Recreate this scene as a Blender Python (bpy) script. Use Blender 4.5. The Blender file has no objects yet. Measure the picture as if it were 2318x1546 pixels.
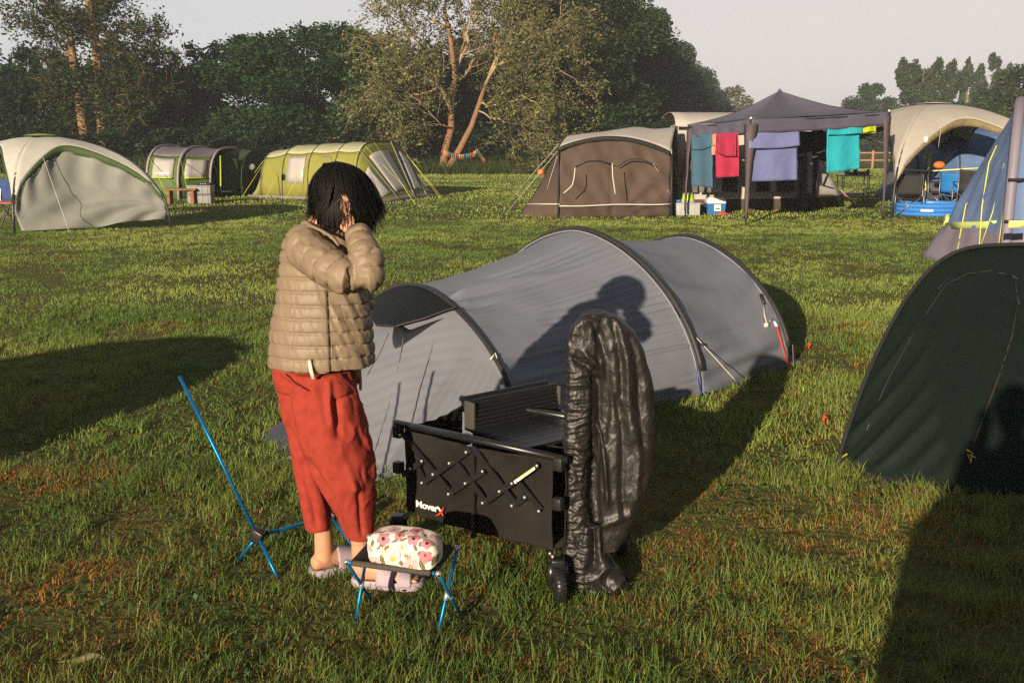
import bpy, bmesh, math, random
import numpy as np
from mathutils import Vector, Matrix, noise as mn
random.seed(7); RNG = np.random.default_rng(11)
R = math.radians
scene = bpy.context.scene
COL = scene.collection
# ---------------------------------------------------------------- camera numbers
FPX, CX, CY, HOR, EYE = 2254.0, 1159.0, 773.0, 322.0, 1.60
TH = math.atan((CY-HOR)/FPX); CT, ST = math.cos(TH), math.sin(TH)
SUN_AZ = (0.405, 0.914); SUN_EL = 13.4
def ray(px, py):
    u, v = px-CX, py-CY
    return np.array((u, FPX*CT-v*ST, -FPX*ST-v*CT))
def G(px, py, z=0.0):            # point of the photo on the level z
    r = ray(px, py); return np.array((0, 0, EYE)) + r*((z-EYE)/r[2])
def D(px, py, Y):                # point of the photo at depth Y
    r = ray(px, py); return np.array((0, 0, EYE)) + r*(Y/r[1])
def A(*p): return np.array(p, float)
def nrm(v):
    v = np.asarray(v, float); n = np.linalg.norm(v); return v/n if n > 1e-12 else v
def lerp(a, b, t): return a+(b-a)*t
def sm(a, b, x):
    t = np.clip((np.asarray(x, float)-a)/(b-a), 0, 1); return t*t*(3-2*t)
# ---------------------------------------------------------------- value noise
_LAT = np.random.default_rng(5).random((64, 64, 64)).astype(np.float32)
def vnoise(P):
    P = np.asarray(P, float); i = np.floor(P).astype(int); f = P-i; f = f*f*(3-2*f); i &= 63; j = (i+1) & 63
    def L(a, b, c): return _LAT[a, b, c]
    x0, y0, z0 = i[..., 0], i[..., 1], i[..., 2]; x1, y1, z1 = j[..., 0], j[..., 1], j[..., 2]
    fx, fy, fz = f[..., 0], f[..., 1], f[..., 2]
    a = L(x0, y0, z0)*(1-fx)+L(x1, y0, z0)*fx; b = L(x0, y1, z0)*(1-fx)+L(x1, y1, z0)*fx
    c = L(x0, y0, z1)*(1-fx)+L(x1, y0, z1)*fx; d = L(x0, y1, z1)*(1-fx)+L(x1, y1, z1)*fx
    return (a*(1-fy)+b*fy)*(1-fz)+(c*(1-fy)+d*fy)*fz
def fbm(P, o=3):
    s = 0; a = .5; P = np.asarray(P, float)
    for k in range(o): s = s+a*vnoise(P*2**k+k*7.3); a *= .5
    return s/(1-.5**o)
# ---------------------------------------------------------------- objects
ORG = {}
def tag(o, label=None, cat=None, group=None, kind=None):
    if label: o['label'] = label
    if cat: o['category'] = cat
    if group: o['group'] = group
    if kind: o['kind'] = kind
    return o
def thing(name, label, cat, loc=(0, 0, 0), group=None):
    o = bpy.data.objects.new(name, None); o.empty_display_size = .2; COL.objects.link(o)
    o.location = tuple(loc); ORG[o.name] = np.array(loc, float)
    return tag(o, label, cat, group)
def link(name, me, mat, parent=None, org=None):
    me.name = name
    if mat is not None and len(me.materials) == 0: me.materials.append(mat)
    o = bpy.data.objects.new(name, me); COL.objects.link(o)
    if parent is not None:
        o.parent = parent; ORG[o.name] = ORG[parent.name]
    else:
        org = np.array(org if org is not None else (0, 0, 0), float); o.location = tuple(org); ORG[o.name] = org
    return o
def fastmesh(V, Fq, Ft=None, smooth=False):
    V = np.asarray(V, np.float32); me = bpy.data.meshes.new('m')
    nq = 0 if Fq is None else len(Fq); nt = 0 if Ft is None else len(Ft)
    me.vertices.add(len(V)); me.vertices.foreach_set('co', V.ravel())
    lp = []
    if nq: lp.append(np.asarray(Fq, np.int32).ravel())
    if nt: lp.append(np.asarray(Ft, np.int32).ravel())
    lp = np.concatenate(lp); me.loops.add(len(lp)); me.loops.foreach_set('vertex_index', lp)
    st = np.concatenate([np.arange(nq)*4, nq*4+np.arange(nt)*3]).astype(np.int32)
    me.polygons.add(nq+nt); me.polygons.foreach_set('loop_start', st)
    if smooth: me.polygons.foreach_set('use_smooth', np.ones(nq+nt, bool))
    me.update(calc_edges=True); return me
def vcol(me, C, name='Col'):
    at = me.color_attributes.new(name, 'FLOAT_COLOR', 'POINT')
    C = np.asarray(C, np.float32)
    if C.shape[1] == 3: C = np.concatenate([C, np.ones((len(C), 1), np.float32)], 1)
    at.data.foreach_set('color', C.ravel()); return me
class MB:
    def __init__(s): s.v = []; s.f = []
    def add(s, V, F):
        n = len(s.v); s.v += [tuple(map(float, p)) for p in V]; s.f += [tuple(i+n for i in f) for f in F]; return s
    def box(s, c, d, rz=0, rx=0, ry=0, bev=0, M=None):
        c = np.array(c, float); hx, hy, hz = d[0]/2, d[1]/2, d[2]/2
        if M is None: M = np.array((Matrix.Rotation(rz, 3, 'Z') @ Matrix.Rotation(ry, 3, 'Y') @ Matrix.Rotation(rx, 3, 'X')))
        if bev <= 0:
            V = [(x*hx, y*hy, z*hz) for x in (-1, 1) for y in (-1, 1) for z in (-1, 1)]
            F = [(0, 1, 3, 2), (4, 6, 7, 5), (0, 4, 5, 1), (2, 3, 7, 6), (0, 2, 6, 4), (1, 5, 7, 3)]
        else:
            bm = bmesh.new(); bmesh.ops.create_cube(bm, size=2)
            for v in bm.verts: v.co = Vector((v.co.x*hx, v.co.y*hy, v.co.z*hz))
            bmesh.ops.bevel(bm, geom=bm.edges[:], offset=bev, segments=2, affect='EDGES', profile=.6)
            bm.verts.index_update(); V = [v.co[:] for v in bm.verts]; F = [[v.index for v in f.verts] for f in bm.faces]; bm.free()
        return s.add([M @ np.array(p)+c for p in V], F)
    def tube(s, P, r, n=8, cap=True, flat=1.0, up=None):
        P = [np.array(p, float) for p in P]; m = len(P); rr = r if hasattr(r, '__len__') else [r]*m
        t0 = nrm(P[1]-P[0]); ref = A(0, 0, 1) if abs(t0[2]) < .9 else A(1, 0, 0)
        if up is not None: ref = A(*up)
        u = nrm(np.cross(t0, ref)); V = []
        for i in range(m):
            t = nrm(P[min(i+1, m-1)]-P[max(i-1, 0)]); u = nrm(u-t*np.dot(u, t)); w = np.cross(t, u)
            for k in range(n):
                a = 2*math.pi*k/n; V.append(P[i]+rr[i]*(math.cos(a)*u+flat*math.sin(a)*w))
        F = [(i*n+k, i*n+(k+1) % n, (i+1)*n+(k+1) % n, (i+1)*n+k) for i in range(m-1) for k in range(n)]
        if cap: F += [tuple(range(n))[::-1], tuple((m-1)*n+k for k in range(n))]
        return s.add(V, F)
    def bar(s, a, b, w, h, up=(0, 0, 1)):
        a, b = np.array(a, float), np.array(b, float); t = nrm(b-a); x = nrm(np.cross(t, A(*up))); z = np.cross(x, t)
        return s.box((a+b)/2, (w, np.linalg.norm(b-a), h), M=np.array([x, t, z]).T)
    def ball(s, c, r, n=12, m=8):
        c = np.array(c, float); r = np.array(r if hasattr(r, '__len__') else (r, r, r), float); V = [c+r*A(0, 0, 1)]
        for i in range(1, m):
            for k in range(n):
                a, b = math.pi*i/m, 2*math.pi*k/n; V.append(c+r*A(math.sin(a)*math.cos(b), math.sin(a)*math.sin(b), math.cos(a)))
        V.append(c-r*A(0, 0, 1)); F = [(0, 1+k, 1+(k+1) % n) for k in range(n)]
        F += [(1+i*n+k, 1+(i+1)*n+k, 1+(i+1)*n+(k+1) % n, 1+i*n+(k+1) % n) for i in range(m-2) for k in range(n)]
        F += [(len(V)-1, 1+(m-2)*n+(k+1) % n, 1+(m-2)*n+k) for k in range(n)]
        return s.add(V, F)
    def lathe(s, c, prof, n=24, ax=None):
        c = np.array(c, float); z = nrm(ax) if ax is not None else A(0, 0, 1)
        x = nrm(np.cross(z, A(0, 1, 0) if abs(z[1]) < .9 else A(1, 0, 0))); y = np.cross(z, x); V = []
        for r, h in prof:
            for k in range(n):
                a = 2*math.pi*k/n; V.append(c+x*r*math.cos(a)+y*r*math.sin(a)+z*h)
        F = [(i*n+k, i*n+(k+1) % n, (i+1)*n+(k+1) % n, (i+1)*n+k) for i in range(len(prof)-1) for k in range(n)]
        return s.add(V, F)
    def grid(s, Gd, closeu=False):
        Gd = np.asarray(Gd, float); a, b = Gd.shape[:2]; V = Gd.reshape(-1, 3)
        F = [(i*b+j, i*b+(j+1) % b, (i+1)*b+(j+1) % b, (i+1)*b+j) for i in range(a-1) for j in range(b if closeu else b-1)]
        return s.add(V, F)
    def poly(s, P): return s.add(P, [tuple(range(len(P)))])
    def prism(s, P, d):
        d = np.array(d, float); n = len(P); P = [np.array(p, float) for p in P]
        return s.add(P+[p+d for p in P], [tuple(range(n))[::-1], tuple(range(n, 2*n))]+[(i, (i+1) % n, n+(i+1) % n, n+i) for i in range(n)])
    def build(s, name, mat, parent=None, smooth=True, thick=0, org=None, auto=None):
        if parent is not None: o0 = ORG[parent.name]
        else:
            if org is None:
                V = np.array(s.v); org = (V[:, 0].mean(), V[:, 1].mean(), V[:, 2].min())
            o0 = np.array(org, float)
        me = bpy.data.meshes.new(name); me.from_pydata([tuple(np.array(p)-o0) for p in s.v], [], s.f); me.update()
        if smooth:
            me.polygons.foreach_set('use_smooth', np.ones(len(me.polygons), bool))
            if auto: me.set_sharp_from_angle(angle=R(auto))
        o = link(name, me, mat, parent, None if parent is not None else o0)
        if thick:
            md = o.modifiers.new('thickness', 'SOLIDIFY'); md.thickness = thick; md.offset = 0
        return o
def copy_tree(o, loc, rz=0, scale=None, label=None):
    def rec(q, par):
        c = q.copy(); COL.objects.link(c); ORG[c.name] = ORG.get(q.name)
        if par is not None: c.parent = par
        for ch in list(q.children): rec(ch, c)
        return c
    c = rec(o, None); c.location = tuple(loc); c.rotation_euler = (0, 0, rz)
    if scale is not None: c.scale = scale if hasattr(scale, '__len__') else (scale,)*3
    if label: c['label'] = label
    return c
# ---------------------------------------------------------------- materials
def nt_new(name):
    m = bpy.data.materials.new(name); m.use_nodes = True; nt = m.node_tree; nt.nodes.clear()
    out = nt.nodes.new('ShaderNodeOutputMaterial'); return m, nt, out
def mat(name, col, rough=.6, metal=0, var=.12, vscale=6, bump=0, bscale=60, trans=0, spec=.4, tcol=None, mix=None, mscale=2, mpos=(.45, .6), coat=0, attr=None, weave=0, stretch=None):
    m, nt, out = nt_new(name); N = nt.nodes.new; L = nt.links.new
    b = N('ShaderNodeBsdfPrincipled'); b.inputs['Roughness'].default_value = rough; b.inputs['Metallic'].default_value = metal
    b.inputs['Specular IOR Level'].default_value = spec; b.inputs['Coat Weight'].default_value = coat
    tc = N('ShaderNodeTexCoord'); mp = N('ShaderNodeMapping'); L(tc.outputs['Object'], mp.inputs[0])
    if stretch: mp.inputs['Scale'].default_value = stretch
    if attr:
        base = N('ShaderNodeVertexColor'); base.layer_name = attr; cs = base.outputs['Color']
    else:
        base = N('ShaderNodeRGB'); base.outputs[0].default_value = (*col, 1); cs = base.outputs[0]
    if mix:
        n2 = N('ShaderNodeTexNoise'); n2.inputs['Scale'].default_value = mscale; n2.inputs['Detail'].default_value = 4; L(mp.outputs[0], n2.inputs['Vector'])
        r2 = N('ShaderNodeValToRGB'); r2.color_ramp.elements[0].position, r2.color_ramp.elements[1].position = mpos; L(n2.outputs['Fac'], r2.inputs[0])
        mx = N('ShaderNodeMix'); mx.data_type = 'RGBA'; L(r2.outputs[0], mx.inputs[0]); L(cs, mx.inputs[6]); mx.inputs[7].default_value = (*mix, 1); cs = mx.outputs[2]
    if var:
        n = N('ShaderNodeTexNoise'); n.inputs['Scale'].default_value = vscale; n.inputs['Detail'].default_value = 5; L(mp.outputs[0], n.inputs['Vector'])
        mr = N('ShaderNodeMapRange'); L(n.outputs['Fac'], mr.inputs[0]); mr.inputs[1].default_value = .25; mr.inputs[2].default_value = .75
        mr.inputs[3].default_value = 1-var; mr.inputs[4].default_value = 1+var
        hs = N('ShaderNodeHueSaturation'); L(cs, hs.inputs['Color']); L(mr.outputs[0], hs.inputs['Value']); cs = hs.outputs[0]
    L(cs, b.inputs['Base Color'])
    if bump or weave:
        n = N('ShaderNodeTexNoise'); n.inputs['Scale'].default_value = bscale; n.inputs['Detail'].default_value = 6; L(mp.outputs[0], n.inputs['Vector'])
        bp = N('ShaderNodeBump'); bp.inputs['Strength'].default_value = min(1, bump*8) if bump else .3; bp.inputs['Distance'].default_value = bump or .001
        L(n.outputs['Fac'], bp.inputs['Height']); L(bp.outputs[0], b.inputs['Normal'])
    if trans:
        tr = N('ShaderNodeBsdfTranslucent'); ms = N('ShaderNodeMixShader'); ms.inputs[0].default_value = trans
        if tcol: tr.inputs[0].default_value = (*tcol, 1)
        else: L(cs, tr.inputs[0])
        L(b.outputs[0], ms.inputs[1]); L(tr.outputs[0], ms.inputs[2]); L(ms.outputs[0], out.inputs[0])
    else: L(b.outputs[0], out.inputs[0])
    return m
def zsplit(name, bands, **k):
    """cloth sewn from horizontal bands: bands = [(z_from, colour), ...] in the thing's own height"""
    m = mat(name, bands[0][1], **k); nt = m.node_tree; N = nt.nodes.new; L = nt.links.new
    tc = N('ShaderNodeTexCoord'); sx = N('ShaderNodeSeparateXYZ'); L(tc.outputs['Object'], sx.inputs[0])
    rgb = [n for n in nt.nodes if n.type == 'RGB'][0]; to = [l.to_socket for l in rgb.outputs[0].links]; cs = rgb.outputs[0]
    for z, c in bands[1:]:
        g = N('ShaderNodeMath'); g.operation = 'GREATER_THAN'; L(sx.outputs['Z'], g.inputs[0]); g.inputs[1].default_value = z
        mx = N('ShaderNodeMix'); mx.data_type = 'RGBA'; L(g.outputs[0], mx.inputs[0]); L(cs, mx.inputs[6]); mx.inputs[7].default_value = (*c, 1); cs = mx.outputs[2]
    for t in to: L(cs, t)
    return m
# ---------------------------------------------------------------- sheet helpers
def arch(a, b, h, n=25, p=.8, q=.8, lean=(0, 0, 0)):
    """hoop from foot a to foot b, height h"""
    a, b = np.array(a, float), np.array(b, float); c = (a+b)/2; d = (a-b)/2; t = np.linspace(0, math.pi, n)
    x = np.sign(np.cos(t))*np.abs(np.cos(t))**p; z = np.sin(t)**q
    return c+np.outer(x, d)+np.outer(z*h, A(0, 0, 1))+np.outer(z, A(*lean))
def resamp(P, n):
    P = np.asarray(P, float); d = np.r_[0, np.cumsum(np.linalg.norm(np.diff(P, axis=0), axis=1))]; t = np.linspace(0, d[-1], n)
    return np.stack([np.interp(t, d, P[:, k]) for k in range(3)], 1)
def skin(secs, steps, sag=0, disp=None):
    """sheet through sections, each pair with `steps` rows; sag pulls it in between hoops"""
    out = []; m = len(secs)
    for i in range(m-1):
        a, b = secs[i], secs[i+1]; k = steps if isinstance(steps, int) else steps[i]
        sg = sag if not hasattr(sag, '__len__') else sag[i]
        for j in range(k + (1 if i == m-2 else 0)):
            t = j/k; p = lerp(a, b, t)
            if sg:
                c = p.mean(0); c[2] = 0; dv = c-p; ln = np.linalg.norm(dv, axis=1, keepdims=True)+1e-6
                p = p+dv/ln*sg*4*t*(1-t)*np.clip(p[:, 2:3]/(p[:, 2].max()+1e-6)*1.5, 0, 1)
            out.append(p)
    Gd = np.array(out)
    if disp is not None: Gd = displace(Gd, disp)
    return Gd
def gnormals(Gd):
    du = np.gradient(Gd, axis=0); dv = np.gradient(Gd, axis=1); n = np.cross(du, dv); ln = np.linalg.norm(n, axis=2, keepdims=True); return n/np.maximum(ln, 1e-9)
def displace(Gd, disp):
    a, b = Gd.shape[:2]; U, V = np.meshgrid(np.linspace(0, 1, a), np.linspace(0, 1, b), indexing='ij')
    return Gd+gnormals(Gd)*disp(U, V, Gd)[..., None]
def bez(p0, p1, p2, n=12):
    t = np.linspace(0, 1, n)[:, None]; return (1-t)**2*np.array(p0)+2*t*(1-t)*np.array(p1)+t*t*np.array(p2)
# ---------------------------------------------------------------- closed bodies melted into one surface
def ring(c, rx, ry, ax, side=(1, 0, 0), n=20, pw=1.0):
    z = nrm(ax); x = nrm(A(*side)-z*np.dot(A(*side), z)); y = np.cross(z, x); t = np.linspace(0, 2*math.pi, n, endpoint=False)
    co, si = np.cos(t), np.sin(t); co = np.sign(co)*np.abs(co)**pw; si = np.sign(si)*np.abs(si)**pw
    return np.array(c)+np.outer(co*rx, x)+np.outer(si*ry, y)
def limb(P, rad, side=(1, 0, 0), n=20, axes=None, pw=1.0, dome=True):
    """closed lofted limb through points P; rad = [(rx, ry)] or [r]"""
    P = [np.array(p, float) for p in P]; m = len(P); rad = [(r, r) if not hasattr(r, '__len__') else r for r in rad]; rs = []
    for i in range(m):
        ax = axes[i] if axes is not None else P[min(i+1, m-1)]-P[max(i-1, 0)]
        rs.append(ring(P[i], rad[i][0], rad[i][1], ax, side, n, pw))
    V = []; 
    def cap(i, j):
        d = nrm(P[i]-P[j])*min(rad[i])*(.6 if dome else .05); return [ring(P[i]+d*.7, rad[i][0]*.75, rad[i][1]*.75, axes[i] if axes is not None else (P[1]-P[0] if i == 0 else P[-1]-P[-2]), side, n, pw)], P[i]+d
    c0, t0 = cap(0, 1); c1, t1 = cap(m-1, m-2); R_ = c0+rs+c1; k = len(R_)
    V = np.concatenate(R_+[[t0], [t1]]); F = [(i*n+j, i*n+(j+1) % n, (i+1)*n+(j+1) % n, (i+1)*n+j) for i in range(k-1) for j in range(n)]
    F += [(k*n, (j+1) % n, j) for j in range(n)]+[(k*n+1, (k-1)*n+j, (k-1)*n+(j+1) % n) for j in range(n)]
    return V, F
def melt(parts, vox=.006, smooth=4, fac=.5):
    """union of closed bodies -> one continuous surface, as arrays"""
    b = MB()
    for V, F in parts: b.add(V, F)
    me = bpy.data.meshes.new('tmp'); me.from_pydata(b.v, [], b.f); me.update()
    bm = bmesh.new(); bm.from_mesh(me); bmesh.ops.recalc_face_normals(bm, faces=bm.faces[:]); bm.to_mesh(me); bm.free()
    o = bpy.data.objects.new('tmp', me); COL.objects.link(o)
    r = o.modifiers.new('r', 'REMESH'); r.mode = 'VOXEL'; r.voxel_size = vox; r.adaptivity = 0
    if smooth: s = o.modifiers.new('s', 'SMOOTH'); s.factor = fac; s.iterations = smooth
    dg = bpy.context.evaluated_depsgraph_get(); ev = o.evaluated_get(dg); m2 = bpy.data.meshes.new_from_object(ev)
    bpy.data.objects.remove(o); bpy.data.meshes.remove(me)
    V = np.zeros(len(m2.vertices)*3, np.float32); m2.vertices.foreach_get('co', V); V = V.reshape(-1, 3).astype(float)
    Nn = np.zeros(len(m2.vertices)*3, np.float32); m2.vertices.foreach_get('normal', Nn); Nn = Nn.reshape(-1, 3).astype(float)
    return m2, V, Nn
def setverts(me, V, org):
    me.vertices.foreach_set('co', (V-np.array(org)).astype(np.float32).ravel()); me.polygons.foreach_set('use_smooth', np.ones(len(me.polygons), bool)); me.materials.clear(); me.update(); return me
# ================================================================ camera, light, sky
cam = bpy.data.cameras.new('camera'); co = bpy.data.objects.new('camera', cam); COL.objects.link(co)
co.location = (0, 0, EYE); co.rotation_euler = (R(90)-TH, 0, 0)
cam.sensor_width = 36; cam.lens = 36*FPX/2318; cam.clip_start = .05; cam.clip_end = 3000
scene.camera = co
sd = bpy.data.lights.new('sun', 'SUN'); so = bpy.data.objects.new('sun', sd); COL.objects.link(so)
sd.energy = 4.9; sd.angle = R(.5); sd.color = (1, .82, .60)
L_dir = Vector((SUN_AZ[0]*math.cos(R(SUN_EL)), SUN_AZ[1]*math.cos(R(SUN_EL)), -math.sin(R(SUN_EL))))
so.rotation_euler = (-L_dir).to_track_quat('Z', 'Y').to_euler()
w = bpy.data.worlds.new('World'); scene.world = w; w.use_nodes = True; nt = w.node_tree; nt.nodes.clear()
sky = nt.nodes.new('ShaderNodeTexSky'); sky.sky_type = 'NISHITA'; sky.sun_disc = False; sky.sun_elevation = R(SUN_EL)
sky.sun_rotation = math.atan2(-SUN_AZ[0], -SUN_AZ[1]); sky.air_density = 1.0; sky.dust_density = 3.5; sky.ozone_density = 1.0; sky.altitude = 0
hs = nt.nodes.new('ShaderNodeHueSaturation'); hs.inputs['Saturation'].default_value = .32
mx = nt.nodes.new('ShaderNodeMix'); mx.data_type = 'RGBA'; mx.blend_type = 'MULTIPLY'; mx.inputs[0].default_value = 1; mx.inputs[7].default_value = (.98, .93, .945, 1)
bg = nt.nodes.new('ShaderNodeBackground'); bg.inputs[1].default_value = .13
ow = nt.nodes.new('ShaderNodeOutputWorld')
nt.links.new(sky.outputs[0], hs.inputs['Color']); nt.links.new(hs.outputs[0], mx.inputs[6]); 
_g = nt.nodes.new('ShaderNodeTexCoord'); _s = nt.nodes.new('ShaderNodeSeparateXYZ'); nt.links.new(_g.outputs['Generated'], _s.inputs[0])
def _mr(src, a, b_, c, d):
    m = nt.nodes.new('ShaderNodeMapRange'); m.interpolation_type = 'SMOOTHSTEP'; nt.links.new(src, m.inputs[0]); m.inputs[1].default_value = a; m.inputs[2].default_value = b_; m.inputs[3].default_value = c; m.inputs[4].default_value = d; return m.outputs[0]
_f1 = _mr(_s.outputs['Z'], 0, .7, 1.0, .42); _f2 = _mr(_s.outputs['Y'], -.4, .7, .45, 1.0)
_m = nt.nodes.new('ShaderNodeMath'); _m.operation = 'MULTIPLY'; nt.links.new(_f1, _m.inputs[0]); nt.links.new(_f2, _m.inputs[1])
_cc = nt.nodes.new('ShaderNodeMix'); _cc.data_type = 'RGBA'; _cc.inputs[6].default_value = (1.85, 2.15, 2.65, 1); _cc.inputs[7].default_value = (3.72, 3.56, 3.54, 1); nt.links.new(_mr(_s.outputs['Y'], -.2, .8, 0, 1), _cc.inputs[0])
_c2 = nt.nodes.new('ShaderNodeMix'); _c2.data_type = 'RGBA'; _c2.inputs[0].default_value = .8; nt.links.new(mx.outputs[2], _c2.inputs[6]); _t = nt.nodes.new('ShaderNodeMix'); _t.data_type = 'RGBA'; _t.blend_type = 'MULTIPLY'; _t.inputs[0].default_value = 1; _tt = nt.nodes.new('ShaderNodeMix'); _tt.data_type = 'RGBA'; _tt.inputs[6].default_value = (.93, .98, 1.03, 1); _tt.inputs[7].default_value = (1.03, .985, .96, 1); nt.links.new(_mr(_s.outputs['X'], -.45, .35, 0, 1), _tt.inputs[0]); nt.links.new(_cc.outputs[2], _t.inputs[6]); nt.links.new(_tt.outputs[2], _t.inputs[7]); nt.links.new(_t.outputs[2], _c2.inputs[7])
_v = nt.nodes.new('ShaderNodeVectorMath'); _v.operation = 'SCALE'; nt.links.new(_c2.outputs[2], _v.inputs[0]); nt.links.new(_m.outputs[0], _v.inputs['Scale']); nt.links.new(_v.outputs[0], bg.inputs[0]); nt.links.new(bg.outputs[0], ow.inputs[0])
scene.view_settings.view_transform = 'Standard'; scene.view_settings.look = 'None'; scene.view_settings.exposure = .74; scene.view_settings.gamma = 1
scene.render.engine = 'CYCLES'; cy = scene.cycles; cy.max_bounces = 6; cy.diffuse_bounces = 2; cy.glossy_bounces = 2; cy.transmission_bounces = 4; cy.transparent_max_bounces = 8; cy.volume_bounces = 0
cy.use_denoising = False; cy.sample_clamp_direct = 1.2; cy.sample_clamp_indirect = 1
try: cy.denoiser = 'OPENIMAGEDENOISE'
except Exception: pass
# ================================================================ ground
def gz(x, y):
    x = np.asarray(x, float); y = np.asarray(y, float)
    return 2.2*sm(60, 260, y)*sm(-20, 30, x)
gm, nt, out = nt_new('turf_soil'); N = nt.nodes.new; L = nt.links.new
tc = N('ShaderNodeTexCoord'); n1 = N('ShaderNodeTexNoise'); n1.inputs['Scale'].default_value = .35; n1.inputs['Detail'].default_value = 8; n1.inputs['Roughness'].default_value = .6; L(tc.outputs['Object'], n1.inputs['Vector'])
cr = N('ShaderNodeValToRGB'); e = cr.color_ramp.elements; e[0].position = .32; e[0].color = (.060, .076, .020, 1); e[1].position = .68; e[1].color = (.120, .124, .036, 1)
L(n1.outputs['Fac'], cr.inputs[0]); n2 = N('ShaderNodeTexNoise'); n2.inputs['Scale'].default_value = 9; n2.inputs['Detail'].default_value = 8; L(tc.outputs['Object'], n2.inputs['Vector'])
c2 = N('ShaderNodeValToRGB'); e = c2.color_ramp.elements; e[0].position = .5; e[0].color = (0, 0, 0, 1); e[1].position = .72; e[1].color = (1, 1, 1, 1); L(n2.outputs['Fac'], c2.inputs[0])
m2 = N('ShaderNodeMix'); m2.data_type = 'RGBA'; L(c2.outputs[0], m2.inputs[0]); L(cr.outputs[0], m2.inputs[6]); m2.inputs[7].default_value = (.07, .045, .02, 1)
pb = N('ShaderNodeBsdfPrincipled'); pb.inputs['Roughness'].default_value = .95; pb.inputs['Specular IOR Level'].default_value = .1; L(m2.outputs[2], pb.inputs['Base Color'])
bp = N('ShaderNodeBump'); bp.inputs['Distance'].default_value = .05; bp.inputs['Strength'].default_value = .7; n3 = N('ShaderNodeTexNoise'); n3.inputs['Scale'].default_value = 25; n3.inputs['Detail'].default_value = 8
L(tc.outputs['Object'], n3.inputs['Vector']); L(n3.outputs['Fac'], bp.inputs['Height']); L(bp.outputs[0], pb.inputs['Normal']); L(pb.outputs[0], out.inputs[0])
xs = np.concatenate([np.linspace(-900, -60, 15), np.linspace(-50, 80, 60), np.linspace(100, 900, 15)]); ys = np.concatenate([np.linspace(-300, 0, 8), np.linspace(4, 300, 90), np.linspace(330, 1500, 12)])
XX, YY = np.meshgrid(xs, ys, indexing='ij'); b = MB().grid(np.stack([XX, YY, gz(XX, YY)], 2)); g = b.build('ground', gm, org=(0, 0, 0)); tag(g, kind='structure')
# ================================================================ grass
def blades(n, y0, y1, h0, h1, w0, w1, seg, seed, dry=.2, gain=1.0, spread=.60, off=.5, flat=.25, dens=None):
    r = np.random.default_rng(seed); m = int(n*1.9)
    y = np.sqrt(r.random(m)*((y1*spread+off)**2-(y0*spread+off)**2)+(y0*spread+off)**2); y = (y-off)/spread
    x = (r.random(m)*2-1)*(y*spread+off)
    P = np.stack([x, y, np.zeros(m)], 1)
    tuf = .45*fbm(P*A(2.6, 2.6, 1), 3)+.55*fbm(P*A(9.5, 9.5, 1)+3, 3); big = fbm(P*A(.55, .55, 1)+9, 3); pat = fbm(P*A(1.3, 1.3, 1)+31, 4)
    k = r.random(m) < np.clip((tuf-.28)*2.4, .30, 1)
    x, y, P, tuf, big, pat = x[k][:n], y[k][:n], P[k][:n], tuf[k][:n], big[k][:n], pat[k][:n]; n = len(x)
    dryp = sm(.53, .72, pat)*.5 + sm(.60, .74, fbm(P*A(6, 6, 1)+77, 2))*.35 + dry
    isdry = r.random(n) < dryp
    h = (h0+(h1-h0)*r.random(n)**1.6)*(.55+1.0*sm(.36, .66, tuf))*(.75+.5*big); h = np.where(isdry, h*.55, h)
    a = r.random(n)*2*math.pi; lean = h*(.2+1.25*r.random(n)**1.3); lean = np.where(isdry & (r.random(n) < .5), h*1.3, lean)
    hh = np.where(isdry, h*.7, h); wd = w0+(w1-w0)*r.random(n); wa = a+math.pi/2+r.normal(0, .6, n)
    wx, wy = np.cos(wa)*wd/2, np.sin(wa)*wd/2; lx, ly = np.cos(a)*lean, np.sin(a)*lean; z = gz(x, y)-.003
    pale = np.stack([.150+.07*r.random(n), .185+.07*r.random(n), .042+.02*r.random(n)], 1)
    deep = np.stack([.045+.035*r.random(n), .085+.055*r.random(n), .018+.01*r.random(n)], 1)
    f = np.clip(sm(.3, .7, big)*.8+r.normal(0, .3, n)+.05, 0, 1)[:, None]; c = (deep*(1-f)+pale*f)*gain
    drc = np.stack([.34+.18*r.random(n), .175+.10*r.random(n), .045+.04*r.random(n)], 1)*(.45+.75*r.random(n))[:, None]
    c = np.where(isdry[:, None], drc, c)
    if seg == 1:
        V = np.stack([x-wx, y-wy, z, x+wx, y+wy, z, x+lx, y+ly, z+hh], 1).reshape(-1, 3); T = np.arange(3*n).reshape(n, 3); return V, None, T, np.repeat(c, 3, 0)
    V = np.stack([x-wx, y-wy, z, x+wx, y+wy, z, x+lx*.32-wx*.8, y+ly*.32-wy*.8, z+hh*.6, x+lx*.32+wx*.8, y+ly*.32+wy*.8, z+hh*.6, x+lx, y+ly, z+hh], 1).reshape(-1, 3)
    i = np.arange(n)*5; Q = np.stack([i, i+1, i+3, i+2], 1); T = np.stack([i+2, i+3, i+4], 1); return V, Q, T, np.repeat(c, 5, 0)
def grass_mesh(parts):
    Vs, Qs, Ts, Cs = [], [], [], []; o = 0
    for V, Q, T, C in parts:
        Vs.append(V); Cs.append(C); Ts.append(T+o)
        if Q is not None: Qs.append(Q+o)
        o += len(V)
    me = fastmesh(np.concatenate(Vs), np.concatenate(Qs) if Qs else None, np.concatenate(Ts)); vcol(me, np.concatenate(Cs)); return me
mgrass = mat('grass_blade', (.1, .1, .1), rough=.55, attr='Col', var=0, trans=.28, spec=.25)
QS = 1.0
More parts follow.
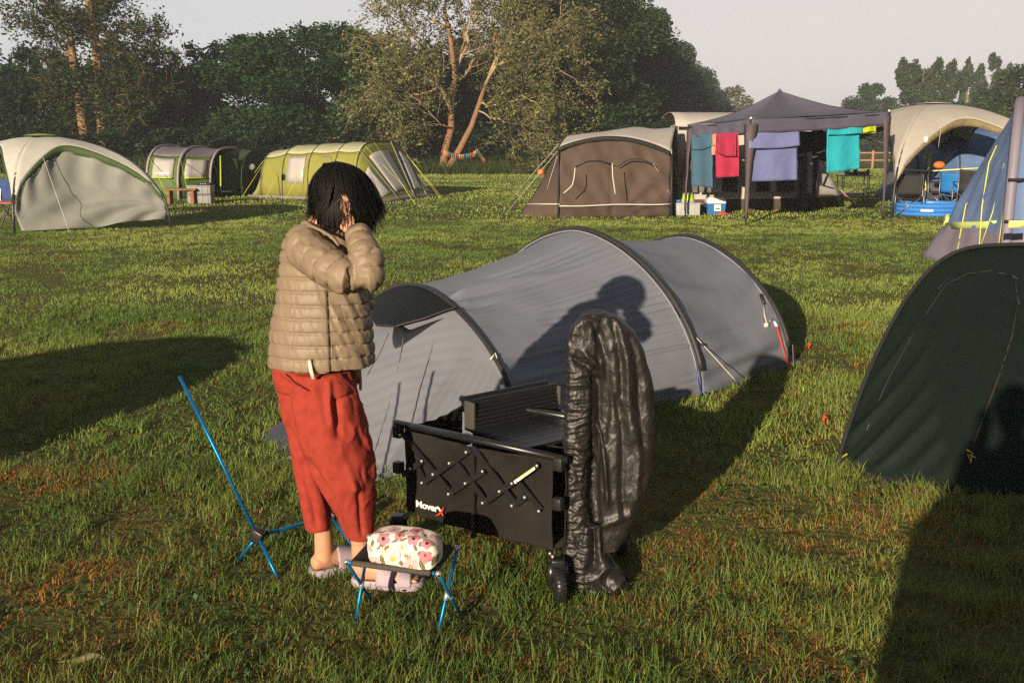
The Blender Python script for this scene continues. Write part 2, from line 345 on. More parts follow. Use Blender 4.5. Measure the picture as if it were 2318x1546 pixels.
me = grass_mesh([blades(int(135000*QS), 2.3, 4.8, .02, .062, .0018, .0042, 2, 1, dry=.30, gain=1.3), blades(int(190000*QS), 4.8, 9.5, .02, .055, .003, .006, 2, 2, dry=.17, gain=1.65),
                 blades(int(300000*QS), 9.5, 21, .016, .038, .005, .010, 1, 3, dry=.11, gain=2.15), blades(int(340000*QS), 21, 62, .025, .05, .014, .028, 1, 4, dry=.10, gain=2.35, off=2)])  # distant blades coloured lighter to imitate the brighter sunlight on the mid field
tag(link('grass', me, mgrass), 'short trodden campsite grass mixed green and straw brown', 'grass', kind='stuff')
r = np.random.default_rng(44); m = 5200; y = 2.5+r.random(m)**1.5*5; x = (r.random(m)*2-1)*(y*.6+.3); k = fbm(np.stack([x, y, y*0], 1)*A(2.4, 2.4, 1)+55, 3) > .52; x, y = x[k], y[k]; m = len(x)
C_ = np.stack([x, y, .012+.022*r.random(m)], 1).repeat(3, 0)+r.normal(size=(m*3, 3))*A(.009, .009, .003); a = r.normal(size=(m*3, 3)); a[:, 2] *= .35; a /= np.linalg.norm(a, axis=1, keepdims=True); b_ = np.cross(a, A(0, 0, 1)+r.normal(size=(m*3, 3))*.3); b_ /= np.linalg.norm(b_, axis=1, keepdims=True); s_ = (.005+.008*r.random(m*3))[:, None]
V = np.stack([C_-a*s_, C_+b_*s_*.8, C_+a*s_, C_-b_*s_*.8], 1).reshape(-1, 3); me = fastmesh(V, np.arange(len(V)).reshape(-1, 4)); vcol(me, np.repeat(np.stack([.04+.03*r.random(m*3), .09+.05*r.random(m*3), .025+.01*r.random(m*3)], 1), 4, 0))
tag(link('clover', me, mgrass), 'small clover leaves scattered low in the foreground grass', 'clover', kind='stuff')
# rank uncut grass under the trees
r = np.random.default_rng(8)
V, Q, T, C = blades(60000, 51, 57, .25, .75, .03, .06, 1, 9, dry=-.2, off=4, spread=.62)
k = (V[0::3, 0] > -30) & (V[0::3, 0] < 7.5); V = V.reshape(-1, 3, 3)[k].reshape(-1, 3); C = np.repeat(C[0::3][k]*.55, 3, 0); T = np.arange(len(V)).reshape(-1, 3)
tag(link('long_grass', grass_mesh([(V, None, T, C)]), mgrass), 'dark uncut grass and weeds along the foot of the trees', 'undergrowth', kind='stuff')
# haze
hz, nt, out = nt_new('haze_air'); pv = nt.nodes.new('ShaderNodeVolumePrincipled'); pv.inputs['Color'].default_value = (.86, .92, 1, 1); pv.inputs['Density'].default_value = .0009; pv.inputs['Anisotropy'].default_value = .0
nt.links.new(pv.outputs[0], out.inputs['Volume'])
b = MB().box((20, 95, 13.5), (330, 330, 29.5)); hb = b.build('haze', hz, org=(0, 0, 0), smooth=False); tag(hb, kind='stuff'); tag(hb, 'thin pale morning haze filling the air over the field', 'haze')
# ================================================================ trees
mbark = mat('bark', (.23, .13, .07), rough=.9, var=.3, vscale=9, bump=.02, bscale=14, spec=.15)
mbark_d = mat('bark_dark', (.10, .065, .04), rough=.9, var=.3, vscale=9, bump=.02, bscale=14, spec=.15)
mleaf = mat('leaves', (.1, .1, .1), rough=.6, attr='Col', var=0, trans=.3, spec=.2)
def leafmesh(C, size, cols, r, droop=0):
    n = len(C); a = r.normal(size=(n, 3)); a[:, 2] = a[:, 2]*.6-droop; a /= np.linalg.norm(a, axis=1, keepdims=True)
    b_ = r.normal(size=(n, 3)); b_ -= a*(a*b_).sum(1)[:, None]; b_ /= np.linalg.norm(b_, axis=1, keepdims=True)
    s = size*(.55+.9*r.random(n))[:, None]; a *= s; b_ *= s*.42
    V = np.stack([C-a, C+b_, C+a, C-b_], 1).reshape(-1, 3); Q = np.arange(4*n).reshape(n, 4)
    me = fastmesh(V, Q); vcol(me, np.repeat(cols, 4, 0)); return me
def branches(base, pts, r0):
    b = MB(); rads = np.linspace(r0, r0*.25, len(pts)); b.tube([base]+[p for p in pts], [r0]+list(rads), 7); return b
def clumpy(r, n, ctr, rad, sub=26, shell=.55, low=-1.0):
    """points in lumps spread over an ellipsoid crown: uneven outline, gaps between lumps"""
    d = r.normal(size=(sub, 3)); d /= np.linalg.norm(d, axis=1, keepdims=True); rr = (shell+(1-shell)*r.random(sub)**.5)[:, None]
    cc = d*rr; cc = cc[cc[:, 2] > low] if (cc[:, 2] > low).any() else cc; sub = len(cc); sz = .20+.20*r.random(sub)
    which = r.integers(0, sub, n); q = r.normal(size=(n, 3)); q /= np.linalg.norm(q, axis=1, keepdims=True); q *= (r.random(n)**.45)[:, None]
    P = cc[which]+q*sz[which][:, None]*A(1.25, 1.25, .75)
    return A(*ctr)+P*A(*rad), A(*ctr)+cc*A(*rad), which
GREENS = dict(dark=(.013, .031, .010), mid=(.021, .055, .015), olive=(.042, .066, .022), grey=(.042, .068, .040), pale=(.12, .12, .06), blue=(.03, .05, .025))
def shade(r, n, base, which=None, var=.35, tint=None):
    c = np.array(base)*(1+var*r.normal(size=n)).clip(.35, 2.2)[:, None]
    if which is not None: c = c*(.75+.5*np.random.default_rng(3).random(which.max()+1))[which][:, None]
    c[:, 0] *= 1+.13*r.normal(size=n).clip(-1, 1.5); return c.clip(.004, .5)
def broadleaf(name, label, cat, base, h, rad, seed, col, n=16000, leaf=.13, low=-.75, trunk=True, group=None, sub=30, cz=None, bark=None, sprigs=0, shell=.5):
    r = np.random.default_rng(seed); base = A(*base); cz = cz if cz is not None else h*.56
    t = thing(name, label, cat, base, group)
    P, cc, wh = clumpy(r, n, base+A(0, 0, cz), (rad, rad*.9, h-cz), sub, shell, low)
    P = P[P[:, 2] > base[2]+.05]; cols = shade(r, len(P), GREENS[col], wh[:len(P)])
    if sprigs:
        ex = []
        for k in range(sprigs):
            a = r.random()*6.28; e = r.random()*.8+.2; s = base+A(math.cos(a)*rad*.7*e, math.sin(a)*rad*.5*e, cz+(h-cz)*.85*math.sqrt(1-e*e*.6)); d = A(math.cos(a)*.6, math.sin(a)*.3, .9)*h*.13
            tt = r.random(70)[:, None]; ex.append(s+d*tt+r.normal(size=(70, 3))*.13)
        ex = np.concatenate(ex); P = np.concatenate([P, ex]); cols = np.concatenate([cols, shade(r, len(ex), GREENS[col])])
    link('crown', leafmesh(P-base, leaf, cols, r), mleaf, t)
    b = MB(); top = base+A(r.normal()*.3, r.normal()*.3, cz*.9); tr = [base-A(0, 0, .2), lerp(base, top, .4)+r.normal(size=3)*.12, lerp(base, top, .75)+r.normal(size=3)*.15, top]
    r0 = h*.018+.04; b.tube(tr, [r0*1.3, r0, r0*.8, r0*.5], 8)
    for c in cc[::3]:
        s = lerp(base, top, .45+.5*r.random()); mid = lerp(s, c, .5)+r.normal(size=3)*.25; b.tube([s, mid, c], [r0*.38, r0*.22, r0*.07], 5)
    b.build('trunk', bark or mbark_d, t); return t
def placed(px, Y, pyb=None): p = D(px, 322, Y); return (p[0], Y, float(gz(p[0], Y)))
# --- prototype trees (far row), then copies of each with its own place, turn and size
HL = 'trees of the dark wood behind the tents'
P1 = broadleaf('hedge_tree', 'dark round tree at the left edge of the wood, behind the left shelter', 'tree', placed(30, 59), 6.8, 4.2, 21, 'dark', n=24000, leaf=.16, cz=3.4, group=HL, sprigs=8)
P2 = broadleaf('hedge_tree', 'bushy deep green tree right of the pollard, at the dip in the treeline', 'tree', placed(500, 61), 7.0, 4.6, 22, 'mid', n=28000, leaf=.15, cz=3.5, group=HL, sprigs=22)
P3 = broadleaf('hedge_tree', 'bright leafy tree just left of the willow, with sprigs sticking out on top', 'tree', placed(735, 58), 7.7, 4.6, 23, 'mid', n=30000, leaf=.14, cz=3.8, group=HL, sprigs=30)
for (q, px, Y, rz, s, lb) in [
    (P2, -120, 60, 2.0, 1.0, 'dark tree half out of the picture at the far left'),
    (P2, 110, 63, 1.1, .98, 'dark tree behind the broken pole trunk of the pollard'),
    (P1, 270, 62, 2.2, .96, 'dark tree between the pollard trunks and the dip in the treeline'),
    (P1, 390, 63, 3.4, .88, 'low dark tree under the dip in the treeline'),
    (P3, 590, 60, 1.7, .95, 'green tree above the left end of the yellow tent with ragged sprigs'),
    (P2, 850, 61, 4.4, 1.1, 'tree rising behind the left side of the willow crown'),
    (P1, 960, 62, .6, 1.05, 'dark tree seen between the willow limbs'),
    (P1, 1110, 61, 2.9, 1.12, 'dark tree behind the right willow limb'),
    (P2, 1230, 60, 5.0, 1.08, 'dark tree behind the brown tent, nearest the willow')]:
    copy_tree(q, placed(px, Y), rz, s, lb)
BL = 'low bushes at the foot of the wood'
B1 = broadleaf('bush', 'low dark bush at the foot of the wood, farthest left', 'bush', placed(-60, 56), 2.3, 2.4, 31, 'dark', n=9000, leaf=.12, cz=.9, low=-.4, group=BL)
for i, (px, Y, s, lb) in enumerate([(60, 56.5, 1.2, 'low bush behind the roof vent of the left shelter'), (190, 56, 1.3, 'low bush at the base of the pollard'), (300, 57, 1.25, 'low bush behind the left green tent'),
    (420, 56, 1.1, 'low bush behind the two grey roof humps'), (520, 57, 1.2, 'low bush behind the dark green tent'), (640, 57, 1.3, 'low bush behind the left of the yellow tent'), (760, 56.5, 1.3, 'low bush behind the middle of the yellow tent'),
    (880, 57, 1.2, 'low bush behind the right end of the yellow tent'), (965, 57.5, .9, 'low bush left of the willow base'), (1090, 57, 1.1, 'low bush right of the bunting'), (1190, 56.5, 1.2, 'low bush behind the guy lines of the brown tent'),
    (1290, 56, 1.3, 'low bush behind the roof of the brown tent'), (1400, 56.5, 1.3, 'low bush behind the white roof of the brown tent'), (1510, 58, 1.3, 'low bush behind the left corner of the gazebo'), (1600, 64, 1.2, 'low bush behind the gazebo roof slope')]):
    copy_tree(B1, placed(px, Y), i*1.3, s, lb)
# --- tall row leading away on the right
TR = 'tall trees of the wood receding behind the brown tent'
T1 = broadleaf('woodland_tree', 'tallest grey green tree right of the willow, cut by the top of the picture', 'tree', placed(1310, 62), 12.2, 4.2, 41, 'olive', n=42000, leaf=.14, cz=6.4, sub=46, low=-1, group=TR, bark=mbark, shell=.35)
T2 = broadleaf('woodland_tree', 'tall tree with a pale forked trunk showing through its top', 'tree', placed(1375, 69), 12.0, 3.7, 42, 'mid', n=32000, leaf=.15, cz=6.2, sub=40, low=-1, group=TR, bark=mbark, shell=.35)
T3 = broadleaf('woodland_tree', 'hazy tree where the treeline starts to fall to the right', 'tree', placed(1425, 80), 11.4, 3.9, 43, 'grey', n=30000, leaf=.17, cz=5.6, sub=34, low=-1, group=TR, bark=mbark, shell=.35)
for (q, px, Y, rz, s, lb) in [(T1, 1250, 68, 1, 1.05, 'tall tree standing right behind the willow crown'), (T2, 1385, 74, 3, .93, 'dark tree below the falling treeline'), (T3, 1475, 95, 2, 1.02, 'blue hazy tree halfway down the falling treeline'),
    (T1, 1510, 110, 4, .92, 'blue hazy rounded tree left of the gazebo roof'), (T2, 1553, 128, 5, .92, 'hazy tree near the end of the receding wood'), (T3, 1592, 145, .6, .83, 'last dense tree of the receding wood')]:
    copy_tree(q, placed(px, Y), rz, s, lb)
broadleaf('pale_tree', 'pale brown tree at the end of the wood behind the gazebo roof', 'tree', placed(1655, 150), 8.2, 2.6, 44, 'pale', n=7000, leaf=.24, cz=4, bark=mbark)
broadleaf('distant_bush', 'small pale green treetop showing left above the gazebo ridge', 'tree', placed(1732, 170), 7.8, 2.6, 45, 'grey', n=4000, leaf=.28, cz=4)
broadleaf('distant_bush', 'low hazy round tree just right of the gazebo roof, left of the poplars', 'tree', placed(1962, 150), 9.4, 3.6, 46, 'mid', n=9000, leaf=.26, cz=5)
# --- poplars on the right
PP = 'poplars above the beige shelter'
def poplar(px, Y, ptop, wpx, seed, lb, q=None):
    p = placed(px, Y); h = 1.6+(322-ptop)*Y/2254-p[2]
    r = np.random.default_rng(seed); base = A(*p); t = thing('poplar', lb, 'tree', base, PP); n = int(4200*wpx/40); wd = wpx*Y/2254/2*1.15
    P, cc, wh = clumpy(r, n, A(0, 0, h*.60), (wd, wd, h*.40), 22, .15); k = r.random(len(P)) < .9; P = P[k]; P[:, :2] *= (1.15-.5*np.clip(P[:, 2:3]/h, 0, 1)); link('crown', leafmesh(P, .26, shade(r, len(P), (.045, .075, .026), wh[k]), r), mleaf, t)
    b = MB().tube([base, base+A(.1, 0, h*.5), base+A(0, 0, h*.92)], [.16, .12, .03], 6)
    for k in range(7): z = h*(.3+.08*k); aa = r.random()*6.28; b.tube([base+A(0, 0, z), base+A(math.cos(aa)*wd*.7, math.sin(aa)*wd*.5, z+h*.12)], [.05, .015], 4)
    b.build('trunk', mbark, t); return t
for i, (px, top, wpx, lb) in enumerate([(2040, 140, 62, 'leftmost poplar, tall and full'), (2078, 150, 52, 'poplar with a bright bare lower trunk, second from the left'), (2108, 137, 56, 'third poplar from the left, the tallest of its cluster'),
    (2142, 140, 44, 'slender poplar in the middle with gaps in its crown'), (2178, 140, 30, 'thin sparse poplar standing apart in the middle'), (2208, 160, 40, 'short sparse poplar in the gap before the last pair'), (2240, 134, 50, 'full poplar second from the right end'), (2270, 132, 44, 'rightmost poplar of the row')]):
    poplar(px, 130+i*1.5, top, wpx, 60+i, lb)
HG = 'hedgerow bushes behind the beige shelter'
H1 = broadleaf('hedgerow_bush', 'hedge bush right behind the gazebo corner', 'bush', placed(1990, 118), 5.4, 4.2, 71, 'mid', n=8000, leaf=.24, cz=2.6, group=HG)
for (px, Y, s, lb) in [(2070, 116, 1.0, 'hedge bush under the left poplars'), (2150, 112, 1.08, 'hedge bush under the thin middle poplar'), (2225, 105, 1.18, 'hedge bush behind the peak of the beige shelter'), (2290, 98, 1.25, 'hedge bush above the far blue tent'), (1905, 150, .9, 'hedge bush seen under the gazebo roof edge')]:
    copy_tree(H1, placed(px, Y), px, s, lb)
broadleaf('oak', 'dark rounded oak at the right edge of the picture above the blue tent', 'tree', placed(2325, 84), 7.6, 3.3, 72, 'olive', n=16000, leaf=.17, cz=4.0)
# --- the willow with two leaning trunks
def willow():
    r = np.random.default_rng(90); Y = 53.5; base = D(1008, 378, Y); base[2] = 0
    t = thing('willow', 'pale olive willow with two leaning orange trunks and bunting tied round them', 'tree', base); s = Y/2254
    def W(px, py, dy=0): p = D(px, py, Y+dy); return p
    tb = MB(); lb = MB(); tips = []
    def limbp(P, r0, r1, lev=0):
        n = len(P); (tb if lev < 1 else lb).tube(P, list(np.linspace(r0, r1, n)), 8 if lev < 1 else 5)
    def grow(p, d, ln, rad, lev):
        P = [p]; q = p.copy(); dd = nrm(d)
        for k in range(4):
            dd = nrm(dd+r.normal(size=3)*.17+A(0, 0, .06-.05*lev)); q = q+dd*ln/4; P.append(q.copy())
        lb.tube(P, list(np.linspace(rad, rad*.45, 5)), 5 if rad > .03 else 3)
        if lev >= 3:
            tips.append(np.array(P)); return
        if lev == 2: tips.append(np.array(P[2:]))
        for k in range(4 if lev < 2 else 4):
            i = r.integers(1, 5); a = r.normal(size=3); a -= dd*np.dot(a, dd); grow(P[i], dd+nrm(a)*(.55+.5*r.random()), ln*(.55+.2*r.random()), rad*.5, lev+1)
    l1 = [W(1003, 384), W(1008, 340, .2), W(1022, 290, .3), W(1022, 235, .2), W(1030, 170, 0), W(1020, 90, -.3), W(1005, 20, -.3)]
    l2 = [W(1012, 386, -.3), W(1040, 340, -.5), W(1068, 285, -.6), W(1085, 235, -.6), W(1098, 195, -.5)]
    limbp(l1, .23, .10); limbp(l2, .20, .10)
    big = [([W(1020, 240), W(990, 195, -.5), W(930, 170, -.8), W(873, 178, -1)], .10), ([W(1022, 250), W(1000, 200, .5), W(960, 120, 1), W(915, 60, 1)], .11), ([W(1030, 170), W(1045, 110, .5), W(1070, 50, .8), W(1080, 0, 1)], .11),
           ([W(1098, 195, -.5), W(1120, 150, -1), W(1165, 125, -1), W(1225, 150, -1.2)], .10), ([W(1095, 205, -.5), W(1130, 120, 0), W(1160, 50, .5), W(1190, -10, 1)], .11), ([W(1085, 235, -.6), W(1130, 235, -1), W(1180, 215, -1.2)], .07),
           ([W(1020, 90, -.3), W(975, 30, -1), W(930, -20, -1)], .09), ([W(1020, 290), W(985, 262, -.7), W(960, 235, -1)], .05), ([W(1028, 200), W(1070, 140, 1), W(1110, 90, 1.5)], .08), ([W(1165, 125, -1), W(1220, 90, -.5), W(1265, 60, 0)], .07),
           ([W(1180, 215, -1.2), W(1220, 240, -1), W(1250, 290, -1)], .04), ([W(990, 195, -.5), W(940, 215, -.8), W(900, 235, -.8)], .05), ([W(1080, 250, -.6), W(1140, 280, -1), W(1195, 285, -1)], .05), ([W(1005, 20), W(1010, -40, 0), W(1020, -90, 0)], .08), ([W(1070, 50, .8), W(1130, -20, 0), W(1170, -70, 0)], .08)]
    for P, r0 in big:
        P = resamp(np.array(P), 8); P[1:-1] += r.normal(size=(6, 3))*.10; limbp(list(P), r0, r0*.35, 1)
        for i in range(2, 8):
            for k in range(2):
                d = nrm(P[min(i+1, 7)]-P[i-1]); a = r.normal(size=3); a -= d*np.dot(a, d); grow(P[i], d*.8+nrm(a)*.8+A(0, 0, .25), 1.5+r.random()*.9, r0*.32, 1)
    C = []
    for P in tips:
        k = r.integers(0, len(P)-1, 15); f = r.random(15)[:, None]; C.append(P[k]*(1-f)+P[k+1]*f+r.normal(size=(15, 3))*.15)
    C = np.concatenate(C); print('willow leaves', len(C), len(tips))
    if len(C) > 48000: C = C[r.permutation(len(C))[:40000]]
    c = shade(r, len(C), (.140, .148, .055), None, .45); link('crown', leafmesh(C-base, .092, c, r, .3), mleaf, t)
    tb.build('trunk', mbark, t); lb.build('limbs', mat('willow_limb', (.34, .25, .14), rough=.85, var=.2, spec=.2), t); return t
willow()
# --- pollard on the left: two broken poles with loose foliage
def pollard():
    r = np.random.default_rng(17); Y = 55; base = D(215, 322, Y); base[2] = 0
    t = thing('pollard_tree', 'ragged pollarded tree with two broken bare poles sticking out of sparse foliage', 'tree', base)
    W = lambda px, py, dy=0: D(px, py, Y+dy); b = MB(); l = MB(); g0 = 1.6*2254/Y+322
    b.tube([W(196, g0), W(190, 300), W(178, 220), W(166, 140), W(157, 66)], [.30, .28, .25, .22, .17], 8)
    b.tube([W(232, g0, .5), W(232, 300, .5), W(228, 210, .5), W(218, 110, .3), W(208, 40), W(198, -20)], [.32, .30, .27, .25, .22, .17], 8)
    L = [([W(226, 180), W(262, 175, -.5), W(305, 208, -.8), W(320, 210, -.8)], .07), ([W(222, 95), W(240, 115, -.6), W(270, 112, -.9), W(303, 128, -1)], .07), ([W(212, 70), W(180, 58), W(182, 50)], .12), ([W(166, 140), W(120, 80, -.3), W(60, 50, -.5), W(20, 40, -.5)], .07),
         ([W(160, 90), W(130, 30), W(90, -10)], .07), ([W(205, 40), W(250, 0), W(290, -40)], .08), ([W(215, 100), W(290, 70, .5), W(350, 60, .5), W(370, 75, .5)], .07), ([W(222, 150), W(300, 130, 1), W(360, 130, 1), W(400, 150, 1)], .07),
         ([W(178, 220), W(130, 200), W(100, 210)], .05), ([W(180, 240), W(150, 160), W(110, 140)], .05), ([W(228, 210), W(270, 240, -1), W(310, 260, -1)], .05), ([W(210, 60), W(230, 10, .4), W(215, -50, .4)], .07), ([W(230, 240), W(330, 190, .6), W(380, 200, .6)], .05)]
    C = []
    for P, r0 in L:
        P = resamp(np.array(P), 10); P[1:] += r.normal(size=(9, 3))*.1; l.tube(list(P), list(np.linspace(r0, r0*.3, 10)), 6)
        for i in range(2, 10):
            for k in range(9):
                d = nrm(r.normal(size=3)+A(0, 0, .15)); e = P[i]+d*(.5+.95*r.random()); l.tube([P[i], (P[i]+e)/2+r.normal(size=3)*.1, e], [.018, .012, .006], 3)
                m = 22; f = (.25+.85*r.random(m))[:, None]; C.append(P[i]+(e-P[i])*f+r.normal(size=(m, 3))*.16)
    for i in range(80):
        p = W(130+200*r.random(), 150+150*r.random(), r.normal()*.7); C.append(p+r.normal(size=(70, 3))*.35)
    C = np.concatenate(C); c = shade(r, len(C), (.030, .052, .014), None, .4)
    link('crown', leafmesh(C-base, .11, c, r, .1), mleaf, t); b.build('trunk', mat('bark_orange', (.33, .17, .075), rough=.9, var=.35, vscale=6, bump=.02, bscale=12, mix=(.12, .08, .045), mscale=3), t); l.build('limbs', mbark, t)
pollard()
# ================================================================ far tents
def wr(U, V, k, a, ph=0, rot=0):          # tension wrinkles across a sheet
    return a*np.sin((U*rot+V)*k+ph+2*np.sin(U*3+ph))
def softw(Gd, a, sc=1.5, seed=0):
    return a*(fbm(Gd*sc+seed, 3)-.5)*2
def dome_shelter(name, label, corners, H, m_roof, m_rim, m_pole, vent, edge_s=.62, leg=.13, n=26, epow=.62, parts_mat=None, bulge=.10, m_side=None):
    c = [np.array(p, float) for p in corners]; ctr = sum(c)/4; t = thing(name, label, 'shelter', ctr*A(1, 1, 0))
    def rib(i, s, out=0):
        s = np.asarray(s, float)[..., None]; p = c[i % 4]; f = 1-np.cos(s*math.pi/2); d = ctr-p
        q = p+d*A(1, 1, 0)*(s*.06+f*.94); z = H*np.sin(s*math.pi/2)**.80; q = q*A(1, 1, 0)+z*A(0, 0, 1); return q+A(0, 0, out)
    edges = []
    for i in range(4):
        u = np.linspace(0, 1, n); se = leg+(edge_s-leg)*np.sin(np.pi*u)**epow; rows = []
        for v in np.linspace(0, 1, 16):
            s = se+(.93-se)*v; a, b_ = rib(i, s), rib(i+1, s); p = a+(b_-a)*u[:, None]; mid = (c[i]+c[(i+1) % 4])/2; o = nrm((mid-ctr)*A(1, 1, 0)+A(0, 0, .8))
            p = p+o*(bulge*np.sin(np.pi*u)*(1-v)**.5*(1-s*.3))[:, None]; rows.append(p)
        Gd = np.array(rows); Gd = displace(Gd, lambda U, V, Q: softw(Q, .012, 2.2))
        b = MB().grid(Gd); b.build('roof_panel', (m_side[i] if m_side else m_roof), t, thick=.006); edges.append(Gd[0])
        rm = MB(); rimv = []
        out = nrm((c[i]+c[(i+1) % 4])/2-ctr)
        k = np.sin(np.pi*u)**.5; inner = Gd[0]-np.outer(k*.16+.01, A(0, 0, 1))+out*.015; rm.grid(np.array([Gd[0]+out*.01, inner])); rm.build('arch_rim', m_rim, t, thick=.006)
        pl = MB().tube([rib(i, 0), rib(i, .5*leg), rib(i, leg), rib(i, leg*1.6)], .022, 6); pl.tube([rib(i, s)-A(0, 0, .03) for s in np.linspace(leg, .95, 14)], .016, 6); pl.build('pole', m_pole, t)
    # top vent cap
    b = MB(); s0 = [rib(i, .91)+A(0, 0, .04) for i in range(4)]; Gd = np.array([[lerp(lerp(s0[0], s0[1], u), lerp(s0[3], s0[2], u), v)+A(0, 0, .03*math.sin(math.pi*u)*math.sin(math.pi*v)) for u in np.linspace(0, 1, 8)] for v in np.linspace(0, 1, 8)])
    b.grid(Gd); b.build('vent_cap', vent, t, thick=.008); return t, edges, rib, ctr
m_cream = mat('shelter_cream', (.58, .57, .53), rough=.7, var=.06, trans=.25, bump=.004, bscale=8)
m_sage = mat('shelter_sage', (.30, .33, .29), rough=.75, var=.08, trans=.25, bump=.006, bscale=7)
m_wall = mat('wall_grey_green', (.27, .28, .255), rough=.75, var=.08, trans=.2, bump=.01, bscale=5)
m_rimg = mat('rim_green', (.05, .085, .025), rough=.7, var=.15)
m_pole = mat('pole_black', (.03, .03, .032), rough=.4, var=0, spec=.5)
m_lime = mat('vent_lime', (.28, .33, .07), rough=.7, trans=.2)
m_rope = mat('rope_pale', (.6, .58, .5), rough=.8, var=0)
m_ropey = mat('rope_yellow', (.62, .62, .10), rough=.7, var=0)
def guys(t, pairs, m=None, r=.0045, name='guy_line'):
    for a, b_ in pairs: MB().tube([a, b_], r, 4).build(name, m or m_rope, t)
# ---- left shelter
F0 = G(33, 529); F1 = G(386, 500, .13)*A(1, 1, 0); ex = F1-F0; pp = A(-2.6, 1.9, 0)
B1, B0 = F1+pp, F0+pp
t, ed, rib, ctr = dome_shelter('event_shelter', 'cream domed shelter at the left with a grey green side wall in its front arch', [F0, F1, B1, B0], 1.70, m_cream, m_rimg, m_pole, m_lime, edge_s=.66)
# side wall hung in the arch
n = 46; u = np.linspace(0, 1, n); topc = resamp(ed[0], n)-np.outer(np.sin(np.pi*u)**.5*.10+.03, A(0, 0, 1)); out = nrm((F0+F1)/2-ctr)
bot = np.array([lerp(F0+nrm(ex)*.12, F1-nrm(ex)*.05, k) for k in u])+np.outer(np.maximum(.03, .04+.12*sm(.3, .9, u)), A(0, 0, 1))
Gd = np.array([lerp(topc, bot, v) for v in np.linspace(0, 1, 34)])
def wd(U, V, Q):
    a = .034*np.sin(V*46+2*np.sin(U*3.5))*np.clip(1-U*2.2, 0, 1)**.6; fan = np.hypot(1-V+.001, (U-.42)*.8); th_ = np.arctan2((U-.42)*.8, 1.02-V)
    a = a+.070*np.sin(th_*15)*np.clip(fan*1.5, 0, 1)*sm(.35, .8, U)*sm(0, .5, V)+softw(Q, .018, 2.5, 4); return a
Gd = displace(Gd, wd); MB().grid(Gd).build('side_wall', m_wall, t, thick=.004)
guys(t, [(ed[0][5]+out*.02, G(158, 529)), (ed[0][20]+out*.02, G(343, 503)), (D(372, 440, 21), G(459, 490)), (D(385, 445, 21), G(430, 470))])
# things half seen at the left of the shelter
t = thing('camping_chair', 'dark folding chair with pink and blue bits behind the left leg of the cream shelter', 'chair', G(10, 512)); b = MB()
p = G(4, 512); m_blk = mat('black_fabric', (.018, .018, .02), rough=.8, var=.2); m_gsteel = mat('grey_tube', (.35, .35, .36), rough=.35, metal=.8, var=0)
for dx in (-.22, .22):
    b.bar(p+A(dx, 0, 0), p+A(-dx, .45, .45), .02, .02); b.bar(p+A(dx, .45, 0), p+A(-dx, 0, .45), .02, .02); b.bar(p+A(dx, .45, .4), p+A(dx, .55, .85), .02, .02)
b.build('frame', m_gsteel, t, smooth=False); MB().box(p+A(0, .25, .44), (.5, .5, .03), bev=.01).build('seat', mat('pink_cloth', (.45, .12, .16), rough=.8), t); MB().box(p+A(0, .52, .68), (.5, .03, .4), bev=.01).build('backrest', mat('deep_blue_cloth', (.03, .06, .22), rough=.8), t)
# ---- generic tunnel tents (side seen)
def tunnel(t, near, far, hs, mats, steps=6, sag=.05, n=27, p=.62, q=.62, pole_m=None, roof_from=.5, end0=None, end1=None, pole_r=.018, sel=None, tipn=True):
    secs = [arch(a, b_, h, n, p, q) for a, b_, h in zip(near, far, hs)]; Gd = skin(secs, steps, sag, lambda U, V, Q: softw(Q, .015, 2.0, 3)+.006*np.sin(V*60+U*5))
    k0 = int(n*roof_from); a0 = int(n*.26)
    MB().grid(Gd[:, :a0+1]).build('side_panel', mats[0], t, thick=.004); MB().grid(Gd[:, a0:n-a0]).build('roof', mats[1], t, thick=.004); MB().grid(Gd[:, n-a0-1:]).build('side_panel', mats[0], t, thick=.004)
    for s in secs: MB().tube([q_+nrm(q_-s.mean(0))*.012 for q_ in resamp(s, 30)], pole_r, 6).build('pole_sleeve', pole_m or m_pole, t)
    return secs, Gd
def side_quad(Gd, r0, r1, c0, c1, off=.012, inset=0):
    S = Gd[r0:r1+1, c0:c1+1]; nn = gnormals(Gd)[r0:r1+1, c0:c1+1]; cc = Gd.reshape(-1, 3).mean(0); sg = np.sign((nn*(S-cc)).sum(2).mean()); return S+nn*sg*off
# ---- yellow green tent
m_yel = mat('tent_lime_yellow', (.34, .34, .075), rough=.65, var=.07, trans=.3, tcol=(.5, .5, .08), bump=.004, bscale=6)
m_yroof = mat('tent_pale_roof', (.50, .50, .30), rough=.65, var=.05, trans=.2)
m_ygrey = mat('tent_grey_skirt', (.22, .19, .19), rough=.8)
m_win = mat('window_film', (.50, .48, .45), rough=.25, var=.12, vscale=3, spec=.6, trans=.15)
m_dkpole = mat('pole_sleeve_dark', (.07, .06, .06), rough=.7)
m_olive = mat('tent_olive', (.22, .24, .04), rough=.7, var=.08, trans=.2)
t = thing('tunnel_tent', 'long lime yellow tunnel tent with a pale roof and grey windows, behind the person', 'tent', G(770, 452))
near = [G(x, y) for x, y in ((592, 444), (640, 447), (698, 450), (757, 453), (806, 456))]; wv = A(1.15, 2.9, 0)
hs = [1.36, 1.52, 1.56, 1.60, 1.62]
secs, Gd = tunnel(t, near, [p+wv for p in near], hs, [m_yel, m_yroof], pole_m=m_dkpole, p=.55, q=.60)
